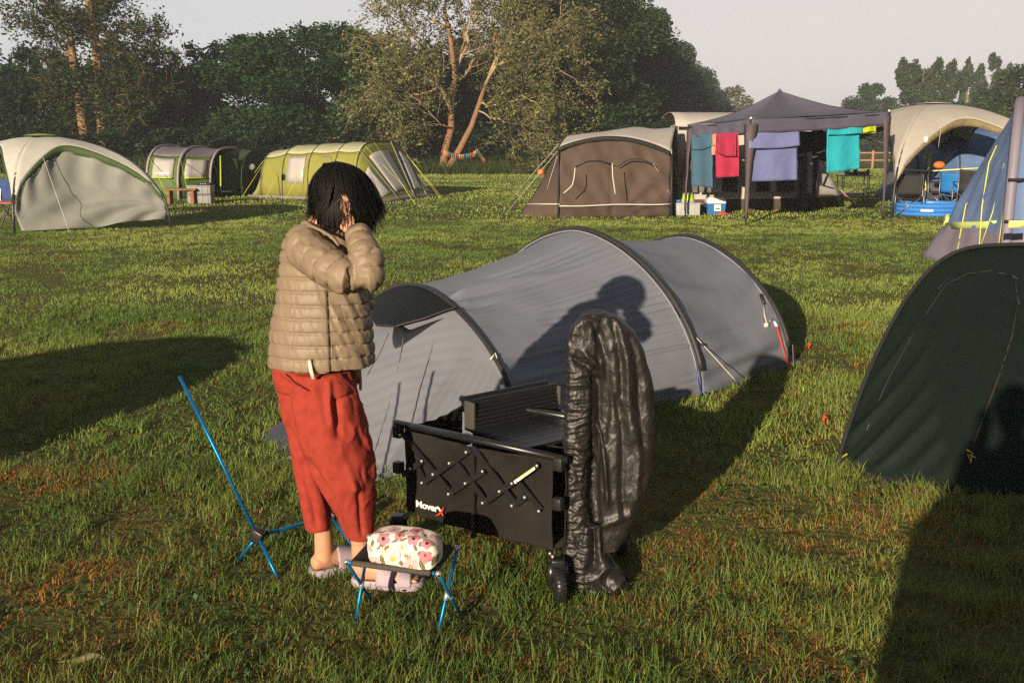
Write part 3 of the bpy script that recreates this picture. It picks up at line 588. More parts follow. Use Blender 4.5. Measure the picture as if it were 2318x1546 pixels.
# lay the near side on its slope: end panels
L0 = G(563, 445); e0 = np.array([lerp(L0, L0+wv*A(.9, .9, 1), k) for k in np.linspace(0, 1, 27)]); MB().grid(skin([secs[0], e0], 8, .02)).build('end_panel', m_yel, t, thick=.004)
fN, fF = G(868, 459), G(995, 445); base = np.array([lerp(fN, fF, k) for k in np.linspace(0, 1, 27)]); s5 = secs[-1]; P = skin([s5, base], 12, -.01)
MB().grid(P).build('front_porch', m_olive, t, thick=.004)
nP = gnormals(P); sgn = -1 if nP[6, 13, 1] > 0 else 1; Po = P+nP*sgn*.02
for a, b_, r0, r1 in ((1, 6, 3, 10), (8, 13, 2, 10), (15, 19, 2, 10), (21, 25, 3, 10)): MB().grid(Po[r0:r1+1, a:b_+1]).build('window', m_win, t, thick=.004)
for k in (7, 14, 20): MB().tube([Po[i, k] for i in range(13)], .03, 5, flat=.4).build('zip_strip', m_ygrey, t)
MB().grid(Po[11:13]).build('skirt', m_ygrey, t, thick=.004)
MB().grid(side_quad(Gd, 7, 11, 1, 6, .02)).build('window', m_win, t, thick=.004)
MB().tube(resamp(np.array([lerp(Gd[14, 0], Gd[14, 6], .1), Gd[14, 6], Gd[16, 6], Gd[17, 5], Gd[17, 0]]), 20)+A(0, -.03, 0), .02, 5).build('door_piping', m_ygrey, t)
MB().grid(np.array([[lerp(a, b_, k)+A(-.01, -.05, z) for k in np.linspace(0, 1, 8)] for z in (0, .07) for a, b_ in [(G(563, 446), G(868, 459))]])).build('skirt', m_ygrey, t, thick=.01)
guys(t, [(secs[0][7], G(540, 440)), (secs[0][9], G(548, 446)), (secs[1][6], G(600, 452)), (secs[2][6], G(645, 452)), (secs[-1][12], D(940, 449, 26.2)*A(1, 1, 0)), (secs[-1][9], G(944, 452)), (secs[-1][18], G(996, 449)), (secs[-1][19], G(1000, 447))], m_ropey, .006)
# ---- green tents on the left
m_gr = mat('tent_green', (.12, .19, .05), rough=.7, var=.1, trans=.25); m_grd = mat('tent_dark_green', (.025, .055, .02), rough=.7, var=.15, trans=.12); m_grroof = mat('tent_grey_roof', (.16, .15, .16), rough=.7, trans=.1); m_lil = mat('tent_lilac_sleeve', (.30, .25, .28), rough=.7)
t = thing('tunnel_tent', 'green tunnel tent with two grey roof humps and pale windows, beside the cream shelter', 'tent', G(430, 448))
near = [G(x, y) for x, y in ((335, 452), (405, 452), (478, 449))]; wv = A(.35, 3.0, 0)
secs, Gd = tunnel(t, near, [p+wv for p in near], [1.50, 1.46, 1.42], [m_gr, m_grroof], pole_m=m_lil, p=.7, q=.62, pole_r=.035)
MB().grid(skin([secs[0], np.array([lerp(G(305, 452), G(305, 452)+wv, k) for k in np.linspace(0, 1, 27)])], 8)).build('end_panel', m_gr, t, thick=.004)
MB().grid(side_quad(Gd, 1, 5, 2, 6, .03)).build('window', m_win, t, thick=.004); MB().grid(side_quad(Gd, 7, 11, 2, 6, .03)).build('window', m_win, t, thick=.004)
m_limetrim = mat('lime_trim', (.42, .52, .05), rough=.7)
for r0, r1 in ((1, 5), (7, 11)): MB().tube(list(side_quad(Gd, r0, r1, 2, 2, .06)[:, 0]), .025, 5).build('window_trim', m_limetrim, t)
guys(t, [(secs[1][6], G(430, 460)), (secs[0][6], G(385, 458)), (secs[2][6], G(506, 444))], m_limetrim, .008)
t = thing('dark_tent', 'dark green domed tent between the green tunnel tent and the yellow one', 'tent', G(540, 444))
near = [G(x, y) for x, y in ((490, 446), (548, 444))]; wv = A(.5, 2.8, 0); m_grds = mat('tent_shade_green', (.05, .075, .03), rough=.7)
secs, Gd = tunnel(t, near, [p+wv for p in near], [1.42, 1.34], [m_grd, m_grds], pole_m=m_grd, p=.7, q=.6)
MB().grid(skin([secs[1], np.array([lerp(G(600, 440), G(600, 440)+wv*.7, k) for k in np.linspace(0, 1, 27)])], 8, -.12)).build('end_panel', m_grd, t, thick=.004)
c_ = D(571, 378, 28.4); MB().lathe(c_+A(0, 0, 0), [(.0, .0), (.08, .0), (.10, .01), (.08, .03)], 16, ax=(-.2, -1, .2)).build('vent_badge', m_grroof, t)
MB().grid(np.array([[lerp(near[0], near[1], u)+A(-.02, -.07, z)+A(0, .35*z*z*.3, 0) for u in np.linspace(.05, .95, 10)] for z in np.linspace(.02, 1.12, 10)])).build('door', m_grd, t, thick=.004)
MB().tube([D(499, 353, 27.6), D(500, 442, 27.2)], .02, 5).build('door_edge', m_limetrim, t)
t = thing('picnic_bench', 'low brown bench beside the green tents', 'bench', G(400, 462)); m_wood = mat('wood_brown', (.22, .10, .045), rough=.7, var=.2)
p = G(412, 462); MB().box(p+A(0, 0, .38), (.85, .35, .05), bev=.01).build('seat', m_wood, t); MB().box(p+A(-.3, 0, .17), (.08, .3, .36), bev=.01).build('leg', m_wood, t); MB().box(p+A(.32, 0, .17), (.1, .3, .36), bev=.01).build('leg', m_wood, t)
m_crate = mat('crate_grey', (.22, .22, .22), rough=.6, var=.1)
def crate(p, lb, w=.62, d=.42, h=.24):
    t = thing('storage_crate', lb, 'crate', p, 'grey crates by the green tents'); b = MB().box(p+A(0, 0, h*.45), (w, d, h*.86), bev=.02)
    for k in range(4): b.box(p+A(-w*.36+k*w*.24, -d/2, h*.5), (.03, .02, h*.8), bev=.004)
    b.build('crate_body', m_crate, t); MB().box(p+A(0, 0, h*.93), (w*1.05, d*1.05, h*.12), bev=.012).build('lid', m_crate, t); return t
p = G(457, 461); crate(p, 'lower grey plastic crate on the grass by the green tents'); crate(p+A(0, 0, .245), 'upper grey plastic crate carrying a stove')
t = thing('camping_stove', 'small dark two ring stove on the upper grey crate', 'stove', p+A(.1, 0, .49)); MB().box(p+A(.1, 0, .52), (.4, .28, .06), bev=.01).build('stove_body', m_blk, t)
for k in range(3): MB().lathe(p+A(.05+.06*k, -.15, .52), [(.0, -.01), (.014, -.01), (.014, .0)], 8, ax=(0, 1, 0)).build('knob', m_cream, t)
t = thing('low_table', 'low dark folding table at the right of the grey crates', 'table', G(500, 458)); p = G(498, 459); MB().box(p+A(0, 0, .3), (.75, .4, .03), bev=.008).build('tabletop', m_blk, t)
for sx in (-.33, .33): MB().bar(p+A(sx, -.15, 0), p+A(sx, -.15, .29), .03, .03).bar(p+A(sx, .15, 0), p+A(sx, .15, .29), .03, .03).build('leg', m_blk, t)
# ---- caravan glimpsed behind the hedge
t = thing('caravan', 'white caravan glimpsed through the leaves above the left shelter', 'caravan', placed(60, 66)); p = A(*placed(60, 66)); m_white = mat('white_paint', (.75, .74, .7), rough=.4, var=.03)
MB().box(p+A(0, 0, 1.5), (5, 2.1, 2.0), bev=.25).build('caravan_body', m_white, t); MB().box(p+A(.6, -1.06, 1.75), (1.2, .03, .55), bev=.01).build('window', mat('dark_glass', (.02, .025, .03), rough=.1), t)
for s in (-.5, .5): MB().lathe(p+A(s, -1.0, .33), [(0, -.08), (.30, -.08), (.33, 0), (.30, .08), (0, .08)], 16, ax=(0, 1, 0)).build('wheel', m_blk, t)
# ---- bunting on the willow
t = thing('bunting', 'string of multicoloured pennants tied round the willow trunks', 'bunting', G(1050, 384)); Y = 52.6
P = np.array([D(1000, 338, Y), D(1020, 346, Y), D(1045, 350, Y), D(1068, 346, Y), D(1082, 336, Y), D(1090, 352, Y), D(1100, 362, Y-.4)]); Q = resamp(P, 30); MB().tube(list(Q), .012, 4).build('cord', m_blk, t)
fc = [(.55, .05, .04), (.02, .35, .40), (.6, .35, .03), (.55, .12, .2), (.03, .12, .4), (.7, .45, .3), (.03, .25, .1), (.7, .2, .02)]; fm = [mat('pennant_cloth_%s' % 'abcdefgh'[i], c, rough=.7, var=0, trans=.3) for i, c in enumerate(fc)]
for i in range(0, 29):
    a, c = Q[i], Q[min(i+1, 29)]; c = lerp(a, c, .8); m = (a+c)/2-A(0, .03*((i % 3)-1), .31); MB().add([a, c, m, a+A(0, .01, 0), c+A(0, .01, 0), m+A(0, .01, 0)], [(0, 1, 2), (5, 4, 3), (0, 3, 4, 1), (1, 4, 5, 2), (2, 5, 3, 0)]).build('pennant', fm[(i*5) % 8], t, smooth=False)
# ---- brown tent with porch and long pale awning body
m_brn = zsplit('tent_brown', [(-1, (.075, .05, .04)), (.26, (.105, .072, .056))], rough=.75, var=.12, trans=.22, bump=.012, bscale=4)
m_brn2 = mat('tent_brown_plain', (.105, .072, .056), rough=.75, var=.12, trans=.22, bump=.01, bscale=4)
m_canopy = mat('canopy_white', (.50, .47, .44), rough=.7, var=.05, trans=.2); m_gbrn = mat('roof_grey_brown', (.15, .125, .12), rough=.75, var=.08, trans=.1); m_blkt = mat('black_trim', (.02, .02, .02), rough=.6)
t = thing('family_tent', 'large brown and pale family tent with a mesh front porch, left of the gazebo', 'tent', G(1390, 494))
a0, a1 = G(1266, 494), G(1516, 491); n = 44; u = np.linspace(0, 1, n); Y0 = (a0[1]+a1[1])/2
tz = 1.38+.33*np.sin(np.pi*np.clip(u*.93+.06, 0, 1))**.8-.05*u
top = np.array([lerp(a0, a1, k) for k in u])+np.outer(tz, A(0, 0, 1))+np.outer(np.ones(n), A(.0, .12, 0)); bot = np.array([lerp(a0, a1, k) for k in u])
Gd = np.array([lerp(bot, top, v) for v in np.linspace(0, 1, 30)])
def bw(U, V, Q):
    f1 = np.arctan2(V-.5+.0001, U+.05); return .020*np.sin(f1*16+3)*sm(.02, .2, np.abs(V-.5))+.05*np.exp(-((V-.47)/.018)**2)*np.clip(1-U*.8, 0, 1)+softw(Q, .03, 2.2, 2)+.012*np.sin((V*1.2+U*.5)*30)
Gd = displace(Gd, bw); MB().grid(Gd).build('porch_front', m_brn, t, thick=.004)
bk = A(0, 2.4, 0); MB().grid(np.array([lerp(np.array([bot[0], top[0]]), np.array([bot[0]+bk, top[0]+bk]), k) for k in np.linspace(0, 1, 6)])).build('porch_side', m_brn2, t, thick=.004)
MB().grid(np.array([lerp(np.array([bot[-1], top[-1]]), np.array([bot[-1]+bk, top[-1]+bk]), k) for k in np.linspace(0, 1, 6)])).build('porch_side', m_blk, t, thick=.004)
# slanted wing at the left
wl = G(1176, 489); Wg = np.array([[lerp(lerp(wl, wl+A(.75, .7, 1.15), v), lerp(a0, top[0], v), k) for k in np.linspace(0, 1, 12)] for v in np.linspace(0, 1, 14)]); Wg = displace(Wg, lambda U, V, Q: softw(Q, .04, 2)); MB().grid(Wg).build('porch_wing', m_brn2, t, thick=.004)
# roofs
back = np.array([lerp(D(1300, 318, 23.5), D(1530, 286, 23.3), k) for k in u]); back[:, 2] = np.interp(u, [0, .35, .6, .8, 1], [1.72, 1.78, 1.93, 1.90, 1.96])
Rf = np.array([lerp(top+A(0, -.02, .02), back, v)+A(0, 0, .10*math.sin(math.pi*v)) for v in np.linspace(0, 1, 10)]); MB().grid(displace(Rf, lambda U, V, Q: softw(Q, .03, 1.5))).build('canopy_roof', m_canopy, t, thick=.004)
MB().grid(np.array([top+A(0, -.03, .04), top+A(0, -.04, -.06)])).build('canopy_valance', m_blkt, t, thick=.01)
lf = np.array([lerp(A(top[0][0]-.1, 21.6, 1.36), D(1300, 308, 24.2), k) for k in np.linspace(0, 1, 10)]); hump = np.array([p+A(.85, .6, .12) for p in lf]);
hp = np.array([D(1262, 345, 22.3), D(1274, 318, 22.6), D(1295, 309, 22.9), D(1330, 308, 23.2), D(1375, 300, 23.5), D(1412, 290, 23.7), D(1440, 297, 23.9)]); hp = resamp(hp, 22); lo = np.array([D(1262, 349, 21.9), D(1290, 335, 21.9), D(1350, 322, 22.4), D(1410, 303, 23.2), D(1436, 300, 23.4)]); lo = resamp(lo, 22); bkk = hp+A(.2, 1.6, -.25)
MB().grid(skin([lo, hp, bkk], 5)).build('rear_roof', m_gbrn, t, thick=.004)
MB().tube([D(1402, 304, 22.9), D(1410, 291, 23.3), D(1422, 290, 23.6)], .07, 8).build('roof_beam', m_blkt, t)
MB().tube(resamp(np.array([top[0]+A(-.03, -.03, 0), bot[0]+A(-.03, -.03, 0)]), 8), .022, 6).build('pole', m_blkt, t); MB().tube([top[-1]+A(.02, 0, 0), bot[-1]+A(.03, -.03, 0)], .03, 6).build('pole', m_blkt, t)
MB().tube([bot[0]+A(0, -.05, .26)+A((a1-a0)[0]*k, (a1-a0)[1]*k, .02*k-.01*math.sin(k*9)) for k in np.linspace(0, 1, 12)], .014, 5).build('reflective_strip', m_rope, t); MB().tube([lerp(wl, wl+A(.75, .7, 1.15), .22)+A(0, -.04, 0), bot[0]+A(0, -.05, .3)], .012, 5).build('reflective_strip', m_rope, t)
for (x0, x1, yt, ys) in ((1302, 1386, 365, 380), (1396, 1478, 361, 372)):
    q = resamp(np.array([D(x0, 378, Y0-.02), D((x0*2+x1)/3, yt, Y0+.02), D((x0+x1*2)/3, yt-1, Y0+.02), D(x1, 372, Y0-.02)]), 14); MB().tube(list(q+A(0, -.06, 0)), .013, 5).build('door_seam', m_blkt, t)
MB().tube(resamp(np.array([D(1302, 380, 21), D(1300, 400, 20.95), D(1296, 420, 20.95), D(1276, 438, 20.95)]), 10), .012, 4).build('tie_cord', m_rope, t); MB().tube(resamp(np.array([D(1386, 370, 21), D(1387, 400, 20.95), D(1393, 440, 20.95)]), 10), .012, 4).build('tie_cord', m_rope, t)
guys(t, [(top[0], G(1143, 487)), (top[0]+A(0, .3, .1), G(1132, 480)), (top[0], G(1220, 488)), (D(1478, 371, 21.1), G(1541, 466)), (D(1510, 430, 21.1), G(1541, 468)), (top[-1], G(1560, 480))])
MB().ball(G(1224, 384)*0+D(1224, 390, 22.5), (.08, .06, .07)).build('guy_weight', mat('orange_plastic', (.6, .16, .04), rough=.5), t)
# pale body wall behind the gazebo
m_wallp = zsplit('awning_wall', [(-1, (.085, .06, .05)), (.27, (.50, .46, .42))], rough=.7, var=.06, trans=.08)
Wb0, Wb1 = D(1528, 322, 23.6)*A(1, 1, 0), D(1830, 322, 24.2)*A(1, 1, 0)
m_foil = mat('striped_film', (.5, .42, .36), rough=.22, metal=.7, var=.75, vscale=3.5, stretch=(1.0, 1, .35)); m_dk = mat('dark_film', (.012, .014, .013), rough=.3, var=.3)
MB().grid(np.array([[lerp(Wb0, Wb1, k)+A(0, .15*z, z) for k in np.linspace(0, 1, 24)] for z in np.linspace(0, 1.95, 14)])).build('awning_wall', m_wallp, t, thick=.01)
MB().grid(np.array([[lerp(Wb0, Wb1, k)+A(0, 2.6*(1-math.cos(v*1.57)), 1.95+.35*math.sin(v*2.6)) for k in np.linspace(0, 1, 10)] for v in np.linspace(0, 1, 10)])).build('awning_roof', m_canopy, t, thick=.01)
def wpanel(x0, x1, y0, y1, m, nm='window', off=.05):
    P = [D(x0, y1, 23.6), D(x1, y1, 23.65), D(x1, y0, 23.7), D(x0, y0, 23.7)]; MB().prism([p+A(0, -off, 0) for p in P], (0, -.012, 0)).build(nm, m, t, smooth=False)
wpanel(1543, 1578, 333, 436, m_foil); wpanel(1582, 1670, 325, 436, m_foil); wpanel(1635, 1668, 330, 434, m_dk, off=.09); wpanel(1710, 1797, 300, 434, m_dk); wpanel(1806, 1826, 300, 470, m_dk, 'door')
MB().tube([D(1527, 288, 23.3), D(1528, 330, 23.1), D(1530, 380, 23.0), D(1531, 475, 22.9)], .075, 8).build('inflatable_beam', mat('beam_grey_brown', (.14, .11, .10), rough=.7), t)
# grey sloped end of it
Eg = np.array([[lerp(lerp(D(1805, 440, 23.9), D(1822, 330, 24.2), v), lerp(D(1893, 441, 24.2), D(1835, 330, 24.3), v), k) for k in np.linspace(0, 1, 8)] for v in np.linspace(0, 1, 8)]); MB().grid(Eg+A(0, -.35, 0)).build('end_panel', mat('end_grey', (.30, .28, .28), rough=.7, trans=.1), t, thick=.004)
Eb = np.array([[lerp(lerp(G(1800, 478), D(1805, 440, 23.2), v), lerp(G(1903, 468), D(1888, 441, 23.6), v), k) for k in np.linspace(0, 1, 8)] for v in np.linspace(0, 1, 6)]); MB().grid(Eb).build('mud_valance', m_brn2, t, thick=.004)
# white vehicle roof edge seen above the body
t = thing('motorhome', 'white motorhome roof curving up behind the gazebo corner', 'vehicle', D(1600, 322, 27)*A(1, 1, 0)); b = MB(); q = np.array([D(1545, 283, 27), D(1560, 277, 27), D(1580, 273, 27), D(1640, 272, 27), D(1700, 275, 27)]); q = resamp(q, 14); lo = q*A(1, 1, 0)+A(0, 0, .5); b.grid(np.array([lo+A(0, 2, 0), q+A(0, 2, 0), q, lo])); b.build('vehicle_body', m_white, t, thick=.02)
MB().box(D(1620, 310, 26.9), (1.2, .05, .3), bev=.02).build('window', m_dk, t)
# ---- gazebo
m_gaz = mat('gazebo_purple_grey', (.100, .095, .140), rough=.6, var=.08, bump=.006, bscale=7, spec=.4, trans=.08); m_gazl = mat('gazebo_leg_cover', (.095, .070, .078), rough=.7, var=.15, trans=.1, bump=.01, bscale=9)
Fp = G(1688, 509); Lp = D(1557, 322, 21.9)*A(1, 1, 0); Rp = D(2010, 322, 21.1)*A(1, 1, 0); Bp = Lp+Rp-Fp; hz_ = {0: 2.02, 1: 1.97, 2: 2.24, 3: 2.15}
t = thing('gazebo', 'dark purple grey pop up gazebo with towels hanging from its edge', 'gazebo', (Fp+Bp)/2); cs = [Fp, Lp, Bp, Rp]; hh = [2.04, 1.97, 2.15, 2.22]
tops = [c+A(0, 0, h)+nrm(((Fp+Bp)/2-c))*.02 for c, h in zip(cs, hh)]; apex = D(1765, 206, (Fp+Bp)[1]/2)
for i, nm in ((0, 'l'), (1, 'b'), (2, 'r'), (3, 'f')):
    a, c = tops[i], tops[(i+1) % 4]; n = 24; rows = []
    for v in np.linspace(0, 1, 16):
        e = np.array([lerp(a, c, k) for k in np.linspace(0, 1, n)]); p = e+(apex-e)*v; p[:, 2] -= .16*np.sin(np.pi*np.linspace(0, 1, n))*(1-v)*v*3+.10*math.sin(math.pi*v); rows.append(p)
    MB().grid(displace(np.array(rows), lambda U, V, Q: softw(Q, .015, 1.5))).build('roof_panel', m_gaz, t, thick=.006)
    e = np.array([lerp(a, c, k) for k in np.linspace(0, 1, 40)]); out = nrm(np.cross(c-a, A(0, 0, 1))); out *= np.sign(np.dot(out, (a+c)/2-(Fp+Bp)/2))
    rows = [e+out*(.02+.012*np.sin(np.linspace(0, 30, 40)+z*9))[:, None]*(.4+z*3)-A(0, 0, 1)*(z+.04*math.sin(0)*1)-np.outer(.03*np.sin(np.linspace(0, math.pi, 40)), A(0, 0, 1)) for z in (0, .07, .14, .21, .265)]
    MB().grid(displace(np.array(rows), lambda U, V, Q: softw(Q, .03, 2.0, i))).build('valance', m_gaz, t, thick=.005)
    MB().bar(a-A(0, 0, .06), c-A(0, 0, .06), .025, .025).build('roof_rail', m_pole, t)
for c, h, k in zip(cs, hh, range(4)):
    MB().tube([c, c+A(0, 0, h)], .018, 6).build('leg', m_pole, t)
    ctr = (Fp+Bp)/2; w = nrm(cs[(k+1) % 4]-c); w2 = nrm(cs[(k-1) % 4]-c); rows = []
    for v in np.linspace(0, 1, 14):
        s = .05+.15*v**1.6; o = c+A(0, 0, .12+(h-.12-.1)*v)-(w+w2)*.02; rows.append([o+w*s, o+w*s*.5-(w+w2)*.008, o, o+w2*s*.5-(w+w2)*.008, o+w2*s])
    MB().grid(displace(np.array(rows), lambda U, V, Q: softw(Q, .02, 4, k))).build('leg_cover', m_gazl, t, thick=.005)
MB().ball(tops[0]+A(0, 0, .01), .025).build('corner_stud', m_white, t); MB().ball(tops[3]+A(0, 0, .01), .025).build('corner_stud', m_white, t); MB().ball(apex, .04).build('peak_cap', m_gaz, t)
MB().bar(lerp(tops[2], cs[2], .3), lerp(tops[3], cs[3], .08), .02, .02).bar(lerp(tops[2], cs[2], .08), lerp(tops[3], cs[3], .3), .02, .02).build('truss', m_pole, t)
# black inner cloth hanging at the back of the gazebo
p0, p1 = D(1797, 300, 22.9), D(1880, 300, 23.0); Gd = np.array([[lerp(p0, p1, u)-A(0, 0, v*(.55+.12*math.sin(u*9)))+A(0, .05*math.sin(u*20), .02) for u in np.linspace(0, 1, 20)] for v in np.linspace(0, 1, 10)]); o = MB().grid(Gd).build('dark_cloth', m_blk, None, thick=.01); tag(o, 'black cloth hanging inside the gazebo between the periwinkle and turquoise towels', 'cloth', 'washing hung from the gazebo')
# ---- towels
def towel(name, label, xa, xb, yt, yb, fy, depth, col, seed, cat='towel', flapx=(0, 1), w2=None):
    r = np.random.default_rng(seed); m = mat(name+'_'+label.split()[0], col, rough=.95, var=.10, vscale=30, bump=.004, bscale=220, trans=.15, spec=.1)
    ea, eb = depth; Ya, Yb = ea, eb
    def row(py, off, ns, sh=0, x0=xa, x1=xb):
        out = []
        for u in np.linspace(0, 1, ns):
            px = lerp(x0, x1, u); Y = lerp(Ya, Yb, u); p = D(px, py(u) if callable(py) else py, Y); out.append(p+A(0, off, 0))
        return np.array(out)
    ns = 26; t = thing(name, label, cat, D((xa+xb)/2, yb[0], (Ya+Yb)/2), 'washing hung from the gazebo')
    f = lambda tt: (lambda u: lerp(yt[0], yt[1], u)*(1-tt)+lerp(yb[0], yb[1], u)*tt)
    rows = [row(f(k), .012, ns) for k in np.linspace(0, 1, 22)]; Gd = displace(np.array(rows), lambda U, V, Q: (.018*np.sin(V*9+seed)+softw(Q, .02, 5, seed))*np.clip(U*2, 0, 1)); MB().grid(Gd).build('long_side', m, t, thick=.010)
    x0, x1 = lerp(xa, xb, flapx[0]), lerp(xa, xb, flapx[1]); tf = lambda tt: (lambda u: lerp(yt[0], yt[1], u)*(1-tt)+(lerp(fy[0], fy[1], u)+fy[2]*math.sin(math.pi*u))*tt)
    rows = [row(tf(k), -.018-.05*k, ns, x0=x0, x1=x1) for k in np.linspace(0, 1, 12)]; Gd = displace(np.array(rows), lambda U, V, Q: (.014*np.sin(V*8+seed*2)+softw(Q, .015, 5, seed+5))*np.clip(U*2, 0, 1)); MB().grid(Gd).build('short_side', m, t, thick=.010)
    return t, m
def eL(px): k = (px-1690)/(1560-1690); return lerp(Fp[1], Lp[1], k)-.03
def eR(px): k = (px-1690)/(2004-1690); return lerp(Fp[1], Rp[1], k)-.0
towel('towel', 'faded denim blue towel, leftmost in the row', 1566, 1612, (306, 303), (420, 426), (338, 330, 5), (eL(1568), eL(1612)), (.075, .16, .24), 1, flapx=(-.03, .98))
t, m = towel('towel', 'raspberry pink towel hanging left of the front leg', 1622, 1671, (303, 301), (403, 400), (348, 354, 3), (eL(1622), eL(1671)), (.50, .045, .10), 2, flapx=(0, .86))
towel('towel', 'wide periwinkle blue towel right of the front leg', 1691, 1806, (302, 290), (412, 408), (336, 330, 3), (eR(1692), eR(1806)), (.20, .22, .46), 3, flapx=(.03, 1.02))
towel('towel', 'bright turquoise towel at the right side of the gazebo', 1873, 1946, (285, 281), (392, 383), (306, 302, 1), (eR(1873), eR(1946)), (.03, .42, .52), 4, flapx=(-.02, 1.07))
towel('swim_shorts', 'small lime yellow shorts pegged beside the turquoise towel', 1948, 1982, (281, 280), (303, 302), (304, 299, -3), (eR(1948), eR(1982)), (.50, .55, .02), 5, cat='shorts')
towel('cloth', 'small striped red and white cloth between the blue and pink towels', 1611, 1621, (305, 303), (352, 350), (330, 330, 0), (eL(1611)-.02, eL(1621)-.02), (.6, .28, .2), 6, cat='cloth')
# ---- things under the gazebo
p = G(1556, 489); t = thing('storage_box', 'grey plastic storage box left of the cooler', 'box', p); m_box = mat('box_grey', (.36, .37, .38), rough=.5, var=.05); bb = MB().box(p+A(0, .2, .13), (.56, .4, .26), bev=.02)
for k in range(3): bb.box(p+A(-.15+.15*k, 0, .13), (.02, .02, .2), bev=.004)
bb.build('box_body', m_box, t); MB().box(p+A(0, .2, .265), (.6, .43, .035), bev=.012).build('lid', m_box, t)
p2 = p+A(.03, .18, .28); t = thing('collapsible_bucket', 'lime green collapsible bucket with a grey rim on the grey box', 'bucket', p2); MB().lathe(p2, [(0, 0.02), (.15, .0), (.15, .03), (.13, .1), (.115, .19), (0, .19)], 20).build('bucket_body', mat('lime_plastic', (.45, .60, .03), rough=.5), t); MB().lathe(p2, [(.14, .0), (.165, .0), (.165, .045), (.15, .05)], 20).build('rim', m_box, t); MB().lathe(p2+A(0, 0, .19), [(.09, 0), (.115, 0), (.115, .02), (.09, .02)], 16).build('rim', m_box, t)
t = thing('bowl', 'small sky blue bowl on the left end of the grey box', 'bowl', p+A(-.22, .15, .28)); MB().lathe(p+A(-.22, .15, .28), [(0, 0), (.05, 0), (.1, .04), (.11, .06)], 16).build('bowl_body', mat('sky_plastic', (.1, .35, .6), rough=.4), t)
p = G(1621, 486); t = thing('cooler_box', 'blue and white cool box with a square label beside the front gazebo leg', 'cooler', p); m_cb = mat('cooler_blue', (.02, .14, .34), rough=.45, var=.04)
MB().add(*(lambda P: (P, [(0, 1, 2, 3)[::-1], (4, 5, 6, 7), (0, 1, 5, 4), (1, 2, 6, 5), (2, 3, 7, 6), (3, 0, 4, 7)]))([p+A(x*.19, y, 0) for x, y in ((-1, 0), (1, 0), (1, .3), (-1, .3))]+[p+A(x*.21, y, .24) for x, y in ((-1, -.02), (1, -.02), (1, .32), (-1, .32))])).build('cooler_body', m_cb, t, smooth=False)
MB().box(p+A(0, .15, .29), (.43, .36, .10), bev=.025).build('lid', m_white, t); MB().box(p+A(0, .15, .35), (.34, .28, .05), bev=.02).build('lid_top', m_white, t)
lb_ = MB().box(p+A(.02, -.035, .15), (.15, .012, .14), bev=.004).build('label', m_white, t); MB().box(p+A(.02, -.043, .135), (.09, .006, .025)).build('label_mark', mat('mark_navy', (.03, .04, .15), rough=.6), lb_)
p = G(1632, 486); t = thing('red_toy', 'red plastic scoop on the grass against the cool box', 'toy', p-A(0, .15, 0)); MB().ball(p+A(0, -.15, .03), (.11, .06, .045)).build('scoop', mat('red_plastic', (.65, .03, .02), rough=.4), t); MB().bar(p+A(.07, -.15, .03), p+A(.17, -.18, .01), .03, .02).build('handle', bpy.data.materials['red_plastic'], t)
p = G(1612, 470)+A(0, .3, 0); t = thing('lantern', 'black portable lamp standing behind the cool box', 'lamp', p); MB().lathe(p+A(0, 0, .33), [(0, 0), (.08, 0), (.09, .1), (.07, .2), (0, .22)], 14).build('lamp_body', m_blk, t); MB().bar(p+A(-.22, 0, .0), p+A(-.02, 0, .36), .02, .02).build('leg', m_blk, t); MB().bar(p+A(.1, .1, .0), p+A(.02, 0, .36), .02, .02).build('leg', m_blk, t)
p = G(1845, 472); t = thing('door_mat', 'flat green tray on the grass by the tent door', 'tray', p); MB().box(p+A(0, 0, .03), (.36, .2, .05), bev=.01).build('tray', mat('tray_green', (.08, .22, .04), rough=.6), t)
# folding table
p = G(1935, 460); t = thing('folding_table', 'grey aluminium folding table with clutter at the right side of the gazebo', 'table', p); m_alu = mat('aluminium', (.45, .45, .46), rough=.4, metal=.6, var=.05)
MB().box(p+A(0, .2, .72), (.85, .5, .03), bev=.006).build('tabletop', m_alu, t)
for sx in (-.37, .35):
    for sy in (0, .4): MB().tube([p+A(sx, sy, 0), p+A(sx, sy, .70)], .014, 6).build('leg', m_alu, t)
    MB().tube([p+A(sx*.88, 0, .02), p+A(sx*.88, 0, .70)], .01, 6).build('leg', m_alu, t)
MB().box(p+A(0, .2, .26), (.66, .4, .02), bev=.004).tube([p+A(-.37, 0, .25), p+A(.35, 0, .25)], .01, 6).build('lower_shelf', m_alu, t)
for i, (dx, h, r_, cl, nm, lb) in enumerate([(-.22, .18, .07, (.3, .3, .28), 'jar', 'clear grey jar at the left end of the clutter on the folding table'), (-.12, .08, .07, (.03, .03, .09), 'bowl', 'dark navy bowl on the folding table'), (0, .20, .06, (.03, .05, .08), 'bottle', 'dark blue bottle in the middle of the folding table'), (.09, .10, .08, (.15, .2, .25), 'pan', 'grey blue pan on the folding table'), (.22, .10, .08, (.6, .06, .03), 'red_bowl', 'bright red bowl on the folding table'), (.34, .15, .045, (.12, .1, .12), 'cup', 'tall dark cup at the right end of the folding table')]):
    q = p+A(dx, .12, .735); o = MB().lathe(q, [(0, 0), (r_*.8, 0), (r_, h*.3), (r_*.95, h*.8), (r_*.55, h), (0, h)], 14).build(nm, mat('item_'+nm, cl, rough=.35, var=.05), None, org=q); tag(o, lb, nm.replace('red_', ''))
p = G(1922, 462); o = MB().tube([G(1938, 470)+A(0, 0, .02), D(1905, 432, 22.2)], [.035, .02], 8).build('cricket_bat', mat('pink_wood', (.45, .25, .2), rough=.6)); tag(o, 'pinkish wooden bat leaning against the folding table legs', 'bat')
